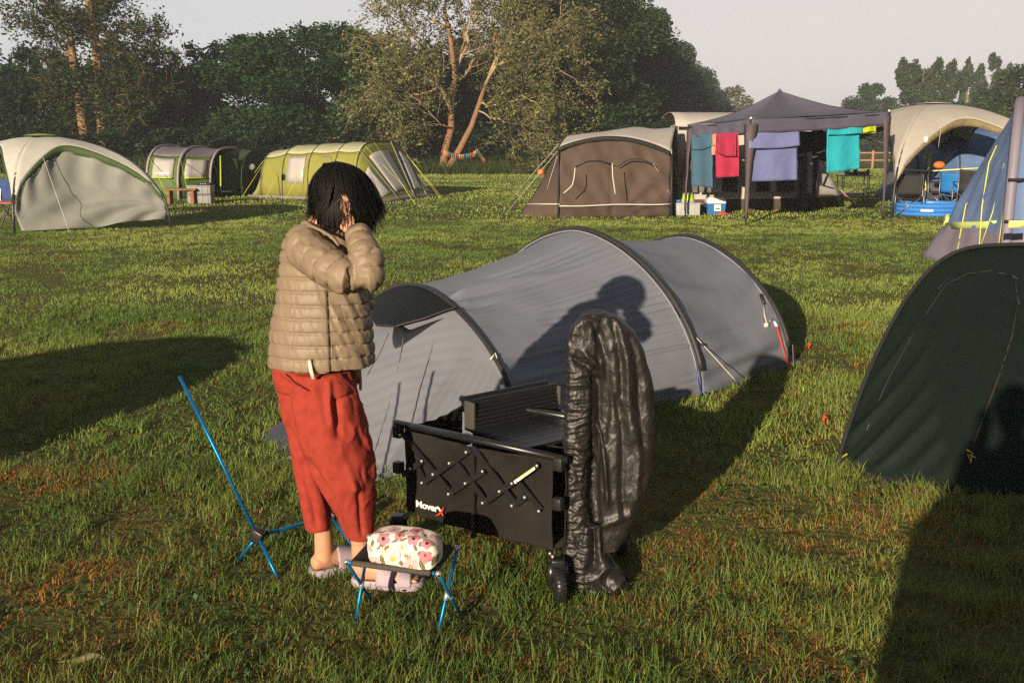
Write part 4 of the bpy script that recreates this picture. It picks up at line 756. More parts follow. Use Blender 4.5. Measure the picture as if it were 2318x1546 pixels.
t = thing('deck_frame', 'black crossed poles of a folded frame leaning beside the turquoise towel', 'frame', G(1890, 470)); MB().bar(D(1858, 372, 22.6), G(1912, 458), .03, .03).bar(D(1872, 400, 22.6), G(1848, 462), .05, .03).build('frame', m_pole, t)
MB().tube([D(1863, 325, 25.5), D(1864, 371, 25.5)], .03, 6).build('rod', m_white, t)
# ---- beige shelter on the right
Q0 = G(2018, 491); Q1 = D(2292, 322, 20.6)*A(1, 1, 0); Q2 = D(2158, 322, 24.4)*A(1, 1, 0); Q3 = Q0+Q2-Q1*1.0; Q0_, Q1_, Q2_ = Q0, Q1, Q2+A(.2, 0, 0)
Q0 = G(2018, 491); Q2 = G(2158, 460); cm = (Q0+Q2)/2; hd_ = (Q2-Q0)/2; pd2 = A(hd_[1], -hd_[0], 0); c4 = [Q0, cm+pd2, Q2, cm-pd2]
m_beige = mat('shelter_beige', (.50, .47, .42), rough=.7, var=.06, trans=.22, bump=.004, bscale=8); m_teal = mat('shelter_teal_grey', (.10, .15, .16), rough=.7, trans=.2); m_tanrim = mat('rim_tan', (.20, .16, .08), rough=.7, var=.3)
t, ed, rib, ctr = dome_shelter('event_shelter', 'beige domed event shelter with open arches at the right, a pool beside it', c4, 2.48, m_beige, m_tanrim, m_pole, m_beige, edge_s=.60, leg=.14, epow=.72)
guys(t, [(ed[0][6]+A(0, -.03, 0), ed[0][6]+A(-.02, -.03, -.4))])
o = MB().ball(D(2096, 316, 21.2), (.05, .03, .07)).build('peg_bag', m_white); tag(o, 'small white bundle clipped to the arch of the beige shelter', 'bag')
# ---- far blue tents
m_blue = mat('tent_blue', (.10, .17, .36), rough=.6, var=.12, trans=.25, bump=.01, bscale=4); m_bluegrey = mat('tent_blue_grey', (.17, .18, .24), rough=.65, trans=.2)
t = thing('dome_tent', 'blue and grey tent seen through the beige shelter with lime trim', 'tent', D(2120, 322, 26)*A(1, 1, 0))
nr = [D(x, 322, Y)*A(1, 1, 0) for x, Y in ((2085, 26.5), (2180, 25.4), (2330, 25))]; secs, Gd = tunnel(t, nr, [p+A(.4, 3.2, 0) for p in nr], [1.55, 1.85, 2.15], [zsplit('tent_far_blue', [(-1, (.12, .11, .16)), (.62, (.09, .16, .33))], rough=.6, trans=.2, bump=.02, bscale=3), m_blue], p=.7, q=.6)
MB().grid(skin([secs[0], np.array([lerp(D(2045, 322, 26.8)*A(1, 1, 0), D(2045, 322, 26.8)*A(1, 1, 0)+A(.4, 3.2, 0), k) for k in np.linspace(0, 1, 27)])], 8)).build('end_panel', m_bluegrey, t, thick=.004)
m_lt = mat('lime_reflective', (.60, .68, .22), rough=.6, var=0); MB().tube([D(2042, 384, 25.9), D(2100, 388, 25.4), D(2135, 386, 25.0), D(2215, 381, 24.7)], .05, 6, flat=.4).build('reflective_strip', m_lt, t)
for x in (2070, 2100, 2108): MB().tube([D(x, 335, 25.4), D(x-10, 372, 25.2)], .015, 4).build('guy_line', m_ropey, t)
MB().tube([D(2108, 338, 25.2), D(2094, 432, 24.8)], .03, 5).build('zip_strip', m_ropey, t)
# chairs under the shelter
def camp_chair(p, rz, lb, cseat, s=1.0, group='folding chairs by the beige shelter'):
    t = thing('folding_chair', lb, 'chair', p, group); c, si = math.cos(rz), math.sin(rz); W = lambda x, y, z: np.array(p)+A(c*x-si*y, si*x+c*y, z)*s; b = MB()
    for sx in (-1, 1):
        b.tube([W(sx*.28, -.22, 0), W(-sx*.26, -.2, .42)], .011, 6); b.tube([W(sx*.28, .22, 0), W(-sx*.26, .2, .42)], .011, 6); b.tube([W(sx*.28, -.22, 0), W(sx*.26, .2, .40)], .011, 6); b.tube([W(sx*.28, .22, 0), W(sx*.27, .28, .9)], .011, 6); b.tube([W(sx*.29, -.22, 0), W(sx*.29, -.22, .62)], .011, 6)
    b.build('frame', m_gsteel, t); Gd = np.array([[W(u*.27, v*.22, .42-.06*(1-u*u)) for u in np.linspace(-1, 1, 10)] for v in np.linspace(-1, 1, 8)]); MB().grid(Gd).build('seat', cseat, t, thick=.008)
    Gd = np.array([[W(u*.27, .22+.07*v+.05*(1-u*u), .45+.47*v-.04*(1-u*u)*v) for u in np.linspace(-1, 1, 10)] for v in np.linspace(0, 1, 8)]); MB().grid(Gd).build('backrest', cseat, t, thick=.008)
    for sx in (-1, 1): MB().tube([W(sx*.29, -.24, .63), W(sx*.29, .24, .66)], .02, 6, flat=.5).build('armrest', m_blk, t)
    return t
camp_chair(D(2068, 322, 22.3)*A(1, 1, 0), -.35, 'black folding camp chair just behind the paddling pool', m_blk)
m_cb2 = mat('bright_blue_cloth', (.01, .16, .45), rough=.7)
camp_chair(D(2172, 322, 23.6)*A(1, 1, 0), 2.4, 'bright blue folding chair deep under the beige shelter', m_cb2); camp_chair(D(2135, 322, 24.2)*A(1, 1, 0), 1.2, 'dark folding chair left of the blue chair under the shelter', m_blk); camp_chair(D(2205, 322, 22.9)*A(1, 1, 0), 2.9, 'black high backed folding chair nearest the large blue tent', m_blk, 1.1)
o = MB().ball(D(2126, 374, 23.9), (.14, .1, .09)).build('orange_hat', bpy.data.materials['orange_plastic']); tag(o, 'small orange hat on the dark chair under the beige shelter', 'hat')
p = D(2092, 322, 23.8)*A(1, 1, 0); o = MB().box(p+A(0, 0, .14), (.3, .25, .28), bev=.03).build('carton', mat('carton', (.3, .26, .22), rough=.8)); tag(o, 'pale small box on the grass behind the black camp chair', 'box')
# pool
pc = G(2133, 491)+A(.0, .72, 0); t = thing('paddling_pool', 'blue inflatable paddling pool with three rings in front of the beige shelter', 'pool', pc); m_pool = mat('pool_blue', (.05, .22, .62), rough=.3, var=.05, spec=.5)
for k, z in enumerate((.045, .135, .225)):
    b = MB(); n = 40; prof = [(.78+.055*math.cos(a), z+.048*math.sin(a)) for a in np.linspace(0, 2*math.pi, 11)]; b.lathe(pc, prof, n).build('ring', m_pool, t)
MB().lathe(pc, [(0, .02), (.74, .02)], 40).build('floor', m_pool, t)
MB().box(pc+A(-.36, -.755, .135), (.26, .02, .055), rz=-.45, bev=.004).build('printed_badge', mat('badge_white', (.62, .55, .66), rough=.5), t)
# ---- fence and far bits
t = thing('rail_fence', 'wooden rail fence across the field seen under the gazebo', 'fence', D(1950, 322, 62)*A(1, 1, 0)); m_fw = mat('fence_wood', (.35, .20, .10), rough=.8)
b = MB()
for i in range(8):
    q = D(1850+i*32, 322, 62)*A(1, 1, 0); q[2] = float(gz(q[0], q[1])); MB().box(q+A(0, 0, .55), (.12, .12, 1.1), bev=.01).build('post', m_fw, t)
for z in (.5, .95): MB().bar(D(1845, 322, 62.1)*A(1, 1, 0)+A(0, 0, z), D(2080, 322, 62.1)*A(1, 1, 0)+A(0, 0, z), .04, .09).build('rail', m_fw, t)
for px, py, c, lb, s in ((1947, 356, (.7, .15, .12), 'small pink ball on the far grass', .12), (1972, 350, (.3, .55, .6), 'small pale blue ball on the far grass', .12), (1984, 350, (.7, .1, .05), 'flat orange red toy on the far grass', .14)):
    q = G(px, py+2); o = MB().ball(q+A(0, 0, s), (s, s, s)).build('ball', mat('ball_'+lb.split()[1], c, rough=.5), None, org=q); tag(o, lb, 'ball')
p = G(1992, 352); t = thing('white_table', 'small white table far off between the gazebo and the beige shelter', 'table', p); MB().box(p+A(0, 0, .7), (.8, .5, .05), bev=.01).build('tabletop', m_white, t)
for sx in (-.35, .35): MB().bar(p+A(sx, -.2, 0), p+A(sx, -.2, .68), .04, .04).bar(p+A(sx, .2, 0), p+A(sx, .2, .68), .04, .04).build('leg', m_white, t)
# ---- large blue tent at the right edge
m_b2 = zsplit('tent_blue_large', [(-1, (.28, .25, .32)), (.50, (.17, .26, .48))], rough=.5, var=.12, vscale=3, trans=.3, bump=.012, bscale=3.5); 
n0 = G(2280, 640)*1.0; n0 = A(n0[0], n0[1], 0); f0 = n0+A(.25, 3.3, 0); t = thing('inflatable_tent', 'large blue inflatable tent with lime lines cut by the right edge', 'tent', n0)
base = D(2299, 322, 12.1)*A(1, 1, 0); h = 2.10
S0 = arch(base, base+A(1.62, 3.2, 0), h, 41, .55, .62); tip = G(2082, 583); S1 = np.array([lerp(G(2290, 610), tip, min(1, k*2.2)) if k < .45 else lerp(tip, tip+A(1.2, 4.2, 0), (k-.45)/.55) for k in np.linspace(0, 1, 41)])
S1 = np.stack([np.interp(np.linspace(0, 1, 41), [0, .2, .42, .7, 1], [q[k] for q in (base, lerp(base, tip, .55), tip, tip+A(1.3, 1.9, 0), base+A(1.62, 3.2, 0))]) for k in range(3)], 1)
Sl = skin([S0, S1], 26, .0); Sl = displace(Sl, lambda U, V, Q: .018*np.sin(V*70+U*14)*np.sin(U*3.14)*sm(.1, .5, V+.2)+softw(Q, .05, 1.8, 3)); MB().grid(Sl).build('porch_panel', m_b2, t, thick=.004)
S2 = S0+A(2.4, -1.0, 0); MB().grid(displace(skin([S0, S2], 10, .05), lambda U, V, Q: softw(Q, .03, 2)+.01*np.sin(V*80+U*20))).build('body_panel', m_b2, t, thick=.004)
cc = S0.mean(0); MB().tube([q_+nrm(q_-cc)*.03 for q_ in resamp(S0, 40)], .062, 10).build('air_beam', mat('beam_lilac_grey', (.20, .18, .23), rough=.55, var=.08), t)
for z in (.62, 1.20): 
    i = np.argmin(np.abs(S0[:20, 2]-z)); MB().tube([S0[i]+A(-.09, -.09, 0), S0[i]+A(.0, -.13, 0), S0[i]+A(.11, -.09, 0)], .02, 6).build('strap', m_blk, t)
# ================================================================ near things
def proj(P):
    P = np.asarray(P, float); x, y, z = P[..., 0], P[..., 1], P[..., 2]-EYE; f = y*CT-z*ST; d = -y*ST-z*CT
    return np.stack([CX+FPX*x/f, CY+FPX*d/f], -1)
def onsurf(Gd, pts, off=.008):
    """points of the photo laid on a cloth grid"""
    Nn = gnormals(Gd); vw = A(0, 0, EYE)-Gd; s = np.sign((Nn*vw).sum(2))[..., None]; Nn = Nn*s; pr = proj(Gd); out = []
    F_ = (s[..., 0] != 0); vis = np.linalg.norm(vw, axis=2)
    for p in pts:
        e = np.hypot(pr[..., 0]-p[0], pr[..., 1]-p[1])+vis*2; i = np.unravel_index(np.argmin(e), e.shape); q = Gd[i]+Nn[i]*off
        r_ = D(p[0], p[1], q[1]); out.append(lerp(q, r_, .8))
    return np.array(out)
def plane_hit(px, py, O, n, off=0):
    r_ = ray(px, py); e = A(0, 0, EYE); t_ = np.dot(np.array(O)-e, n)/np.dot(r_, n); return e+r_*t_+n*off
# lines and strip on the big blue tent
ob = bpy.data.objects; t = [o for o in ob if o.name.startswith('inflatable_tent')][0]
st = onsurf(Sl, [(2138, 512), (2180, 511), (2220, 509), (2262, 508)], .03); MB().grid(np.array([st-A(0, 0, .045), st+A(0, 0, .045)])).build('reflective_strip', m_lt, t, thick=.006)
st = [D(x, y, 11.2) for x, y in ((2283, 508), (2330, 507))]; MB().grid(np.array([[p-A(0, 0, .04) for p in st], [p+A(0, 0, .04) for p in st]])).build('reflective_strip', m_lt, t, thick=.006)
for pts in ([(2258, 330), (2240, 372), (2225, 470), (2218, 560)], [(2276, 372), (2250, 480), (2222, 556)], [(2192, 460), (2182, 515), (2168, 575)], [(2188, 462), (2174, 540)], [(2276, 462), (2262, 556)]):
    MB().tube(list(onsurf(Sl, pts, .06)), .008, 5).build('guy_line', m_ropey, t)
MB().tube(list(onsurf(Sl, [(2144, 486), (2146, 500), (2138, 512)], .04)), .03, 5, flat=.4).build('strip_end', m_lt, t)
# ---------------------------------------------------------------- the grey tunnel tent
m_tg = mat('ripstop_grey', (.195, .212, .258), rough=.55, var=.05, vscale=3, spec=.45, trans=.10, bump=.0015, bscale=26)
m_tg2 = mat('ripstop_grey_inner', (.235, .245, .285), rough=.6, var=.04, vscale=3, spec=.35, trans=.12, bump=.0012, bscale=30)
m_hood = mat('hood_charcoal', (.009, .011, .013), rough=.7, var=.1, spec=.15, bump=.002, bscale=40)
m_slv = mat('sleeve_black', (.022, .022, .024), rough=.55, var=.1, spec=.4)
m_mud = mat('mud_flap', (.035, .04, .05), rough=.45, var=.2, spec=.5, bump=.006, bscale=12)
H1 = (A(.05, 5.188, 0), A(-1.191, 7.179, 0), .704, 1.15, 1.05); H2 = (A(1.227, 6.226, 0), A(-.254, 7.993, 0), .982, 1.17, 1.06); H3 = (A(2.017, 7.063, 0), A(.837, 9.062, 0), .844, 1.16, 1.06)
NN = 380
S = [resamp(arch(a, b_, h, 121, p, q), NN) for a, b_, h, p, q in (H1, H2, H3)]
t = thing('tunnel_tent', 'grey three hoop tunnel tent with the shadow of the person across it', 'tent', (.5, 6.6, 0))
def w12(U, V, Q):
    k = V*150; low = sm(.52, .30, V)
    a = .0065*(1-2*np.abs(np.sin(k*1.05+U*1.5+1.5*np.sin(V*23)))**.7)*np.sin(np.pi*np.clip(U, 0, 1))**.5*(1-U*.45)*sm(.60, .36, V)
    a = a+.010*np.sin(k*.43+1+U*1.5)*(1-U)**.7*sm(.60, .42, V)*sm(0, .12, U)+.0045*np.sin(k*2.6+U*6)*low*sm(.45, 1, U)*sm(.35, .1, V)
    a = a+.018*np.exp(-((V-.405+.05*U)/.012)**2)*sm(0, .1, U)*sm(.85, .3, U)+.018*np.exp(-((V-.36+.02*U)/.010)**2)*sm(0, .1, U)*sm(.9, .3, U)
    msk = sm(.38, .60, fbm(np.stack([U*1.6, V*26, V*0], 2)+4, 2))*1.6+.25; a = a*msk
    return (a+softw(Q, .012, 2.2, 5))*sm(0, .05, U)*sm(1, .95, U)
def w23(U, V, Q):
    k = V*150; a = .007*np.sin(k*.55+np.sin(U*3.1)*3.0)*sm(.55, .2, V)+.008*np.sin(k*1.1-U*3)*sm(.22, .05, V)+.012*np.sin(k*.30+np.sin(U*3.1)*3+2)*sm(.48, .35, V)
    return (a*np.sin(np.pi*U)**.5+softw(Q, .012, 2.5, 9))*sm(0, .05, U)*sm(1, .95, U)
G12 = displace(skin([S[0], S[1]], 70, .05), w12); G23 = displace(skin([S[1], S[2]], 50, .06), w23)
MB().grid(G12).build('flysheet', m_tg, t, thick=.003); MB().grid(G23).build('flysheet', m_tg, t, thick=.003)
e3 = resamp(np.array([H3[0]+A(.06, .06, 0), H3[0]*.5+H3[1]*.5+A(.42, .36, .30), H3[1]+A(.25, .22, 0)]), NN); e3[:, 2] = .30*np.sin(np.linspace(0, math.pi, NN))
MB().grid(displace(skin([S[2], e3, e3*A(1, 1, 0)+A(.08, .07, 0)], 14), lambda U, V, Q: softw(Q, .01, 3))).build('rear_end', m_tg, t, thick=.003)
fl = [G(1770, 778, .12), G(1816, 782, .03), G(1805, 805, 0), G(1785, 832, 0), H3[0]]; MB().poly([H3[0]+A(.02, .02, .16), G(1816, 785, .02), G(1800, 812, 0), H3[0]+A(.03, .0, 0)]).build('mud_flap', m_mud, t, smooth=False, thick=.004)
# porch
bp_ = [H1[0], G(1040, 1052), G(905, 1074), G(850, 1089), G(655, 1038), G(690, 930), H1[1]]; seg = [0, .14, .22, .26, .50, .70, 1]
Bq = np.stack([np.interp(np.linspace(0, 1, NN), seg, [p[k] for p in bp_]) for k in range(3)], 1)
def wp(U, V, Q):
    k = V*150; a = .0014*np.sin(k*2.2+U*4)*sm(0, .06, V)*sm(.30, .16, V)*np.sin(np.pi*U)+.0012*np.sin((U*1.0-V*2.0)*75)*sm(.2, .26, V)*sm(.55, .4, V)*sm(0, .2, U)
    return (a+softw(Q, .010, 3, 2))*sm(0, .06, U)
Pg = displace(skin([S[0], Bq], 70, 0), wp); MB().grid(Pg).build('porch', m_tg2, t, thick=.003)
MB().grid(np.array([Bq+A(0, 0, .03), Bq-A(0, .015, -.004)])).build('ground_hem', m_tg, t)
# hood over the top of the porch
vv = np.linspace(.335, .80, 60); cols = (vv*(NN-1)); te = np.interp(vv, [.335, .40, .47, .55, .62, .70, .80], [.0, .16, .27, .30, .26, .16, .0])
Ns = gnormals(Pg); Ns *= np.sign((Ns*(A(0, 0, EYE)-Pg)).sum(2))[..., None]
def samp(Gd, u, v):
    a, b_ = u*(Gd.shape[0]-1), v*(Gd.shape[1]-1); i, j = int(min(a, Gd.shape[0]-2)), int(min(b_, Gd.shape[1]-2)); fa, fb = a-i, b_-j
    return (Gd[i, j]*(1-fb)+Gd[i, j+1]*fb)*(1-fa)+(Gd[i+1, j]*(1-fb)+Gd[i+1, j+1]*fb)*fa
Hg = np.array([[samp(Pg, e*k, v)+samp(Ns, e*k, v)*(.012+.02*k) for v, e in zip(vv, te)] for k in np.linspace(0, 1, 12)]); MB().grid(Hg).build('porch_hood', m_hood, t, thick=.004)
MB().tube(list(Hg[-1]), .006, 5).build('hood_edge', m_slv, t)
# dark sheet laid on the porch for the shaded vent gap under the hood
Vg = np.array([[samp(Pg, e*(.9+.45*k*math.sin(math.pi*(v-.36)/.14)), v)+samp(Ns, e*(.9+.3*k), v)*.004 for v, e in zip(np.linspace(.36, .50, 14), np.interp(np.linspace(.36, .50, 14), [.36, .43, .50], [.10, .27, .26]))] for k in np.linspace(0, 1, 4)]); MB().grid(Vg).build('vent_gap_dark', m_slv, t, thick=.002)
for pts in ([(1000, 700), (975, 800), (950, 880), (930, 960), (915, 1000)], [(915, 760), (900, 840), (880, 920), (855, 1000), (835, 1060)], [(880, 755), (860, 800), (830, 850)]):
    MB().tube(list(resamp(onsurf(Pg, pts, .012), 24)), .0026, 4).build('seam', m_ygrey, t)
for s, r_ in zip(S, (.015, .021, .018)): MB().tube([q_+nrm(q_-s.mean(0))*.012 for q_ in resamp(s, 60)[0 if r_ < .016 else 3:-3]], r_, 8).build('pole_sleeve', m_slv, t)
for s, i in ((S[1], 0), (S[2], 1)):      # pale seam beside the sleeves
    cc = s.mean(0); off = A(-.028, -.025, 0); MB().tube([q_+off for q_ in resamp(s, 60)[3:-3]], .006, 6).build('seam', m_tg2, t)
m_redp = mat('webbing_red', (.65, .04, .015), rough=.5, var=0); m_bluep = mat('webbing_blue', (.03, .08, .42), rough=.5, var=0); m_wh = mat('tab_white', (.75, .74, .72), rough=.5, var=0)
def strap(px, col, Gd, tabpx, nm='tension_strap'):
    q = onsurf(Gd, px, .03); MB().tube(list(q), .006, 5).build(nm, col, t); q = onsurf(Gd, tabpx, .035); MB().tube(list(q), .014, 6, flat=.4).build('strap_tab', m_wh, t)
strap([(1758, 741), (1770, 785), (1784, 826)], m_redp, G23, [(1752, 729), (1757, 740)]); strap([(1559, 810), (1572, 850), (1586, 895)], m_bluep, G23, [(1552, 797), (1557, 810)]); strap([(1139, 884), (1146, 903)], m_redp, Pg, [(1135, 873), (1139, 884)])
MB().tube([onsurf(G23, [(1526, 716)], .03)[0], *[lerp(onsurf(G23, [(1526, 716)], .03)[0], G(1700, 900), k) for k in (.35, .7, 1)]], .0028, 4).build('guy_line', m_rope, t)
MB().ball(lerp(onsurf(G23, [(1526, 716)], .03)[0], G(1700, 900), .36), .012).build('guy_runner', m_slv, t)
q0 = onsurf(G23, [(1524, 700), (1530, 722)], .035); MB().tube(list(q0), .014, 6).build('buckle', m_slv, t); q0 = onsurf(G23, [(1722, 668), (1728, 690)], .03); MB().tube(list(q0), .013, 6).build('buckle', m_slv, t)
MB().tube(list(onsurf(G23, [(1728, 692), (1730, 715), (1736, 735), (1742, 728), (1748, 722)], .02)), .004, 5).ball(onsurf(G23, [(1734, 736)], .02)[0], .018).build('guy_bundle', m_rope, t)
MB().tube(list(onsurf(Pg, [(1110, 815), (1122, 800), (1128, 822)], .02)), .006, 5).build('buckle', m_rope, t)
fp = [G(655, 1038, .01), G(590, 986, .02), G(600, 975, .05), G(640, 950, .14), G(668, 930, .2), G(670, 1000, .12)]; b = MB().add([G(655, 1038), G(588, 988), G(645, 950, .10), G(662, 1000, .12)], [(0, 1, 2, 3)]); b.build('mud_flap', m_mud, t, smooth=False, thick=.004)
def peg(px, py, lb, col=None):
    q = G(px, py); o = MB().tube([q, q+A(.0, .0, .035), q+A(.01, -.008, .05)], [.006, .006, .005], 6).ball(q+A(.0, 0, .045), .009, 8, 5).build('tent_peg', col or m_redp, None, org=q); tag(o, lb, 'tent peg', 'red tent pegs')
peg(1831, 792, 'red tent peg at the rear corner of the grey tent'); peg(1865, 960, 'red tent peg left of the dark green tent')
# ---------------------------------------------------------------- dark green tent, right
m_dg = mat('ripstop_dark_green', (.0042, .0105, .008), rough=.7, var=.1, vscale=4, spec=.18, bump=.0015, bscale=26)
m_dg2 = mat('ripstop_bottle', (.006, .014, .014), rough=.7, var=.1, vscale=4, spec=.18, bump=.0015, bscale=26)
t = thing('small_tent', 'dark bottle green dome tent cut by the right edge, its front in half shade', 'tent', (2.6, 5.2, 0)); gl = G(1895, 1058); n = 90
a = arch(gl, gl+A(1.51, .37, 0), 1.007, 121, .54, 1.2, lean=(.50, .81, 0)); a = resamp(a, n)[::1]
a = a[::-1] if a[0][0] > a[-1][0] else a
gm_ = G(2165, 1122); fb = np.array([gl, lerp(gl, gm_, .5)+A(-.01, .03, .0), gm_, gm_+A(.45, .05, 0), gl+A(1.35, -.35, 0), gl+A(1.51, .37, 0)]); fb = np.stack([np.interp(np.linspace(0, 1, n), [0, .16, .33, .52, .85, 1], fb[:, k]) for k in range(3)], 1)
def wg(U, V, Q):
    d = Q[..., 2]-.95*Q[..., 0]; return (.012*(1-2*np.abs(np.sin(d*34+1.5*fbm(Q*2, 2)))**.8)+.0015*np.sin(d*150))*sm(-1.15, -1.35, d)*sm(-2.3, -1.9, d)*sm(.03, .2, U)*sm(1, .8, U)+softw(Q, .018, 1.6, 3)*sm(0, .1, U)
Fg = skin([a, fb], 70, 0); Fg[:, :, 2] += .0; bul = np.sin(np.pi*np.linspace(0, 1, 71))[:, None, None]*.05*A(-.25, -.8, .55); Fg = displace(Fg+bul*np.sin(np.pi*np.linspace(0, 1, n))[None, :, None]**.5, wg)
MB().grid(Fg).build('porch', m_dg, t, thick=.003)
bk_ = a+A(1.35, 2.0, -.12)*1.0; bk_[:, 2] = np.clip(bk_[:, 2]*.9, 0, 9); Bg = displace(skin([a, bk_], 24, .04), lambda U, V, Q: softw(Q, .02, 2)); MB().grid(Bg).build('flysheet', m_dg2, t, thick=.003)
MB().tube([p_+A(-.005, -.01, .012) for p_ in resamp(a, 60)], .012, 8).build('pole_sleeve', m_slv, t)
MB().tube(list(onsurf(Fg, [(1962, 975), (2010, 860), (2060, 770), (2110, 690), (2140, 645), (2190, 620), (2240, 614), (2290, 624), (2330, 650)], .006)), .005, 5).build('door_seam', m_slv, t)
MB().tube(list(onsurf(Fg, [(2302, 690), (2290, 760), (2262, 850), (2232, 930), (2210, 990), (2200, 1015)], .006)), .004, 5).build('door_zip', mat('zip_brown', (.05, .035, .025), rough=.6), t)
for pts in ([(2120, 655), (2150, 628), (2178, 616)], [(2285, 620), (2300, 640), (2306, 690)]): MB().tube(list(onsurf(Fg, pts, .012)), .011, 6, flat=.4).build('door_flap', m_dg2, t)
m_yc = mat('cord_yellow', (.62, .45, .05), rough=.6, var=0)
for pts in ([(1892, 1046), (1902, 1038), (1918, 1028)], [(2188, 1018), (2200, 1028), (2196, 1050), (2190, 1030), (2206, 1035)], [(2158, 1118), (2166, 1098), (2172, 1108), (2160, 1120)]): MB().tube(list(onsurf(Fg, pts, .02)), .0035, 5).build('cord_loop', m_yc, t)
MB().grid(np.array([fb+A(0, -.004, .02), fb+A(0, .05, -.0)+A(0, .03, .002)])).build('ground_hem', m_slv, t)
MB().add([G(1905, 1072), G(2150, 1128), G(2168, 1140), G(2240, 1118, 0), gm_+A(.1, .2, .03), gl+A(.2, .1, .03)], [(0, 1, 2, 3, 4, 5)]).build('groundsheet', m_slv, t, thick=.01)
# the tent standing just outside the left of the frame (its shadow is in the photo)
t = thing('dome_tent', 'small grey dome tent pitched just left of the picture', 'tent', (-4.2, 4.1, 0)); b = MB(); Gd = np.array([[A(-4.25, 4.05, 0)+A(1.25*math.cos(k)*math.cos(v)**.8, 1.15*math.sin(k)*math.cos(v)**.8, 1.02*math.sin(v)) for k in np.linspace(0, 2*math.pi, 37)] for v in np.linspace(0, math.pi/2, 16)]); MB().grid(displace(Gd, lambda U, V, Q: softw(Q, .015, 2.5))).build('flysheet', m_tg, t)
# ---------------------------------------------------------------- blue chair frame
m_anod = mat('anodised_blue', (.01, .26, .62), rough=.28, metal=.75, var=0, spec=.5); m_plast = mat('black_plastic', (.014, .014, .015), rough=.4, var=0, spec=.5); m_silv = mat('cast_silver', (.62, .62, .60), rough=.35, metal=.8, var=0)
t = thing('chair_frame', 'bright blue pole frame of a camp chair with no seat, left of the person', 'chair frame', G(585, 1260)); h1 = D(583, 1213, 3.60); h2 = D(748, 1168, 3.88)
def pole(a, b_, r_=.0065, nm='pole', m=None, par=None): return MB().tube([a, lerp(a, b_, .5), b_], r_, 10).build(nm, m or m_anod, par or t)
pole(h1, D(406, 851, 3.74)); pole(h1, G(630, 1310)); pole(h1, G(538, 1270)); pole(h1, h2, .0068); pole(h2, D(612, 820, 4.02)); pole(h2, G(808, 1248)); pole(h2, G(715, 1235)); pole(h1, D(607, 1180, 3.63), .005, m=m_plast)
for q, a_ in ((h1, .35), (h2, .35)): MB().box(q, (.05, .035, .055), rz=-.3, ry=.45, bev=.008).tube([q, q+A(.035, .02, .008)], .011, 8).build('hub', m_plast, t)
for e in (G(630, 1310), G(538, 1270), G(808, 1248), G(715, 1235)): MB().tube([e, lerp(e, h1 if e[0] < -.75 else h2, .05)], .009, 8).build('foot', m_plast, t)
MB().tube([D(406, 851, 3.74), D(407, 853, 3.74)], .0045, 8).build('pole_tip', m_silv, t)
# ---------------------------------------------------------------- stool
t = thing('folding_stool', 'low folding stool with blue crossed legs and a black seat carrying the floral pouch', 'stool', (-.37, 3.15, 0))
b1, b2, b3 = D(785, 1272, 3.10), D(993, 1299, 3.02), D(1035, 1240, 3.20); b4 = b1+b3-b2; n1, n2, f1, f2 = G(804, 1414), G(989, 1444), G(846, 1366), G(1046, 1398)
for a_, c_ in ((b1, f1), (b4, n1), (b2, f2), (b3, n2)): MB().tube([a_, lerp(a_, c_, .5), c_], .0058, 10).build('leg', m_anod, t); MB().tube([lerp(a_, c_, .93), c_], .0078, 8).build('foot', m_plast, t)
for (a_, c_), (d_, e_) in (((b1, f1), (b4, n1)), ((b2, f2), (b3, n2))): j1, j2 = lerp(a_, c_, .52), lerp(d_, e_, .52); MB().tube([j1-(j2-j1)*.25, j2+(j2-j1)*.25], .0075, 8).tube([lerp(d_, e_, .45), lerp(d_, e_, .59)], .0082, 10).build('joint', m_silv, t)
for q in (b1, b2, b3, b4): MB().ball(q, .0115, 14, 10).build('corner_ball', m_silv, t)
ax_ = nrm(b2-b1)
for q, s in ((b1, -1), (b2, 1)): MB().tube([q+A(0, -.0108, 0), q+A(0, -.0122, 0)], .0042, 10).build('ball_hole', m_plast, t); MB().tube([q-ax_*s*.012, q-ax_*s*.02], .008, 10).build('ferrule', m_anod, t)
m_seat = mat('stool_mesh', (.02, .02, .022), rough=.75, var=.2, vscale=300, bump=.001, bscale=500)
Gd = np.array([[lerp(lerp(b1, b2, u), lerp(b4, b3, u), v)-A(0, 0, .016*math.sin(math.pi*u)*math.sin(math.pi*v)) for u in np.linspace(.03, .97, 24)] for v in np.linspace(0, 1, 18)]); MB().grid(Gd).build('seat', m_seat, t, thick=.003)
m_web = mat('webbing_hem', (.055, .050, .043), rough=.8, var=.5, vscale=420, bump=.002, bscale=420); b = MB(); P = [lerp(b1, b2, k) for k in np.linspace(.07, .915, 70)]; b.tube(P, [.0098+.0006*(i % 2) for i in range(70)], 12).build('seat_hem', m_web, t); MB().tube([lerp(b4, b3, k) for k in np.linspace(.07, .93, 12)], .009, 10).build('seat_hem', m_web, t)
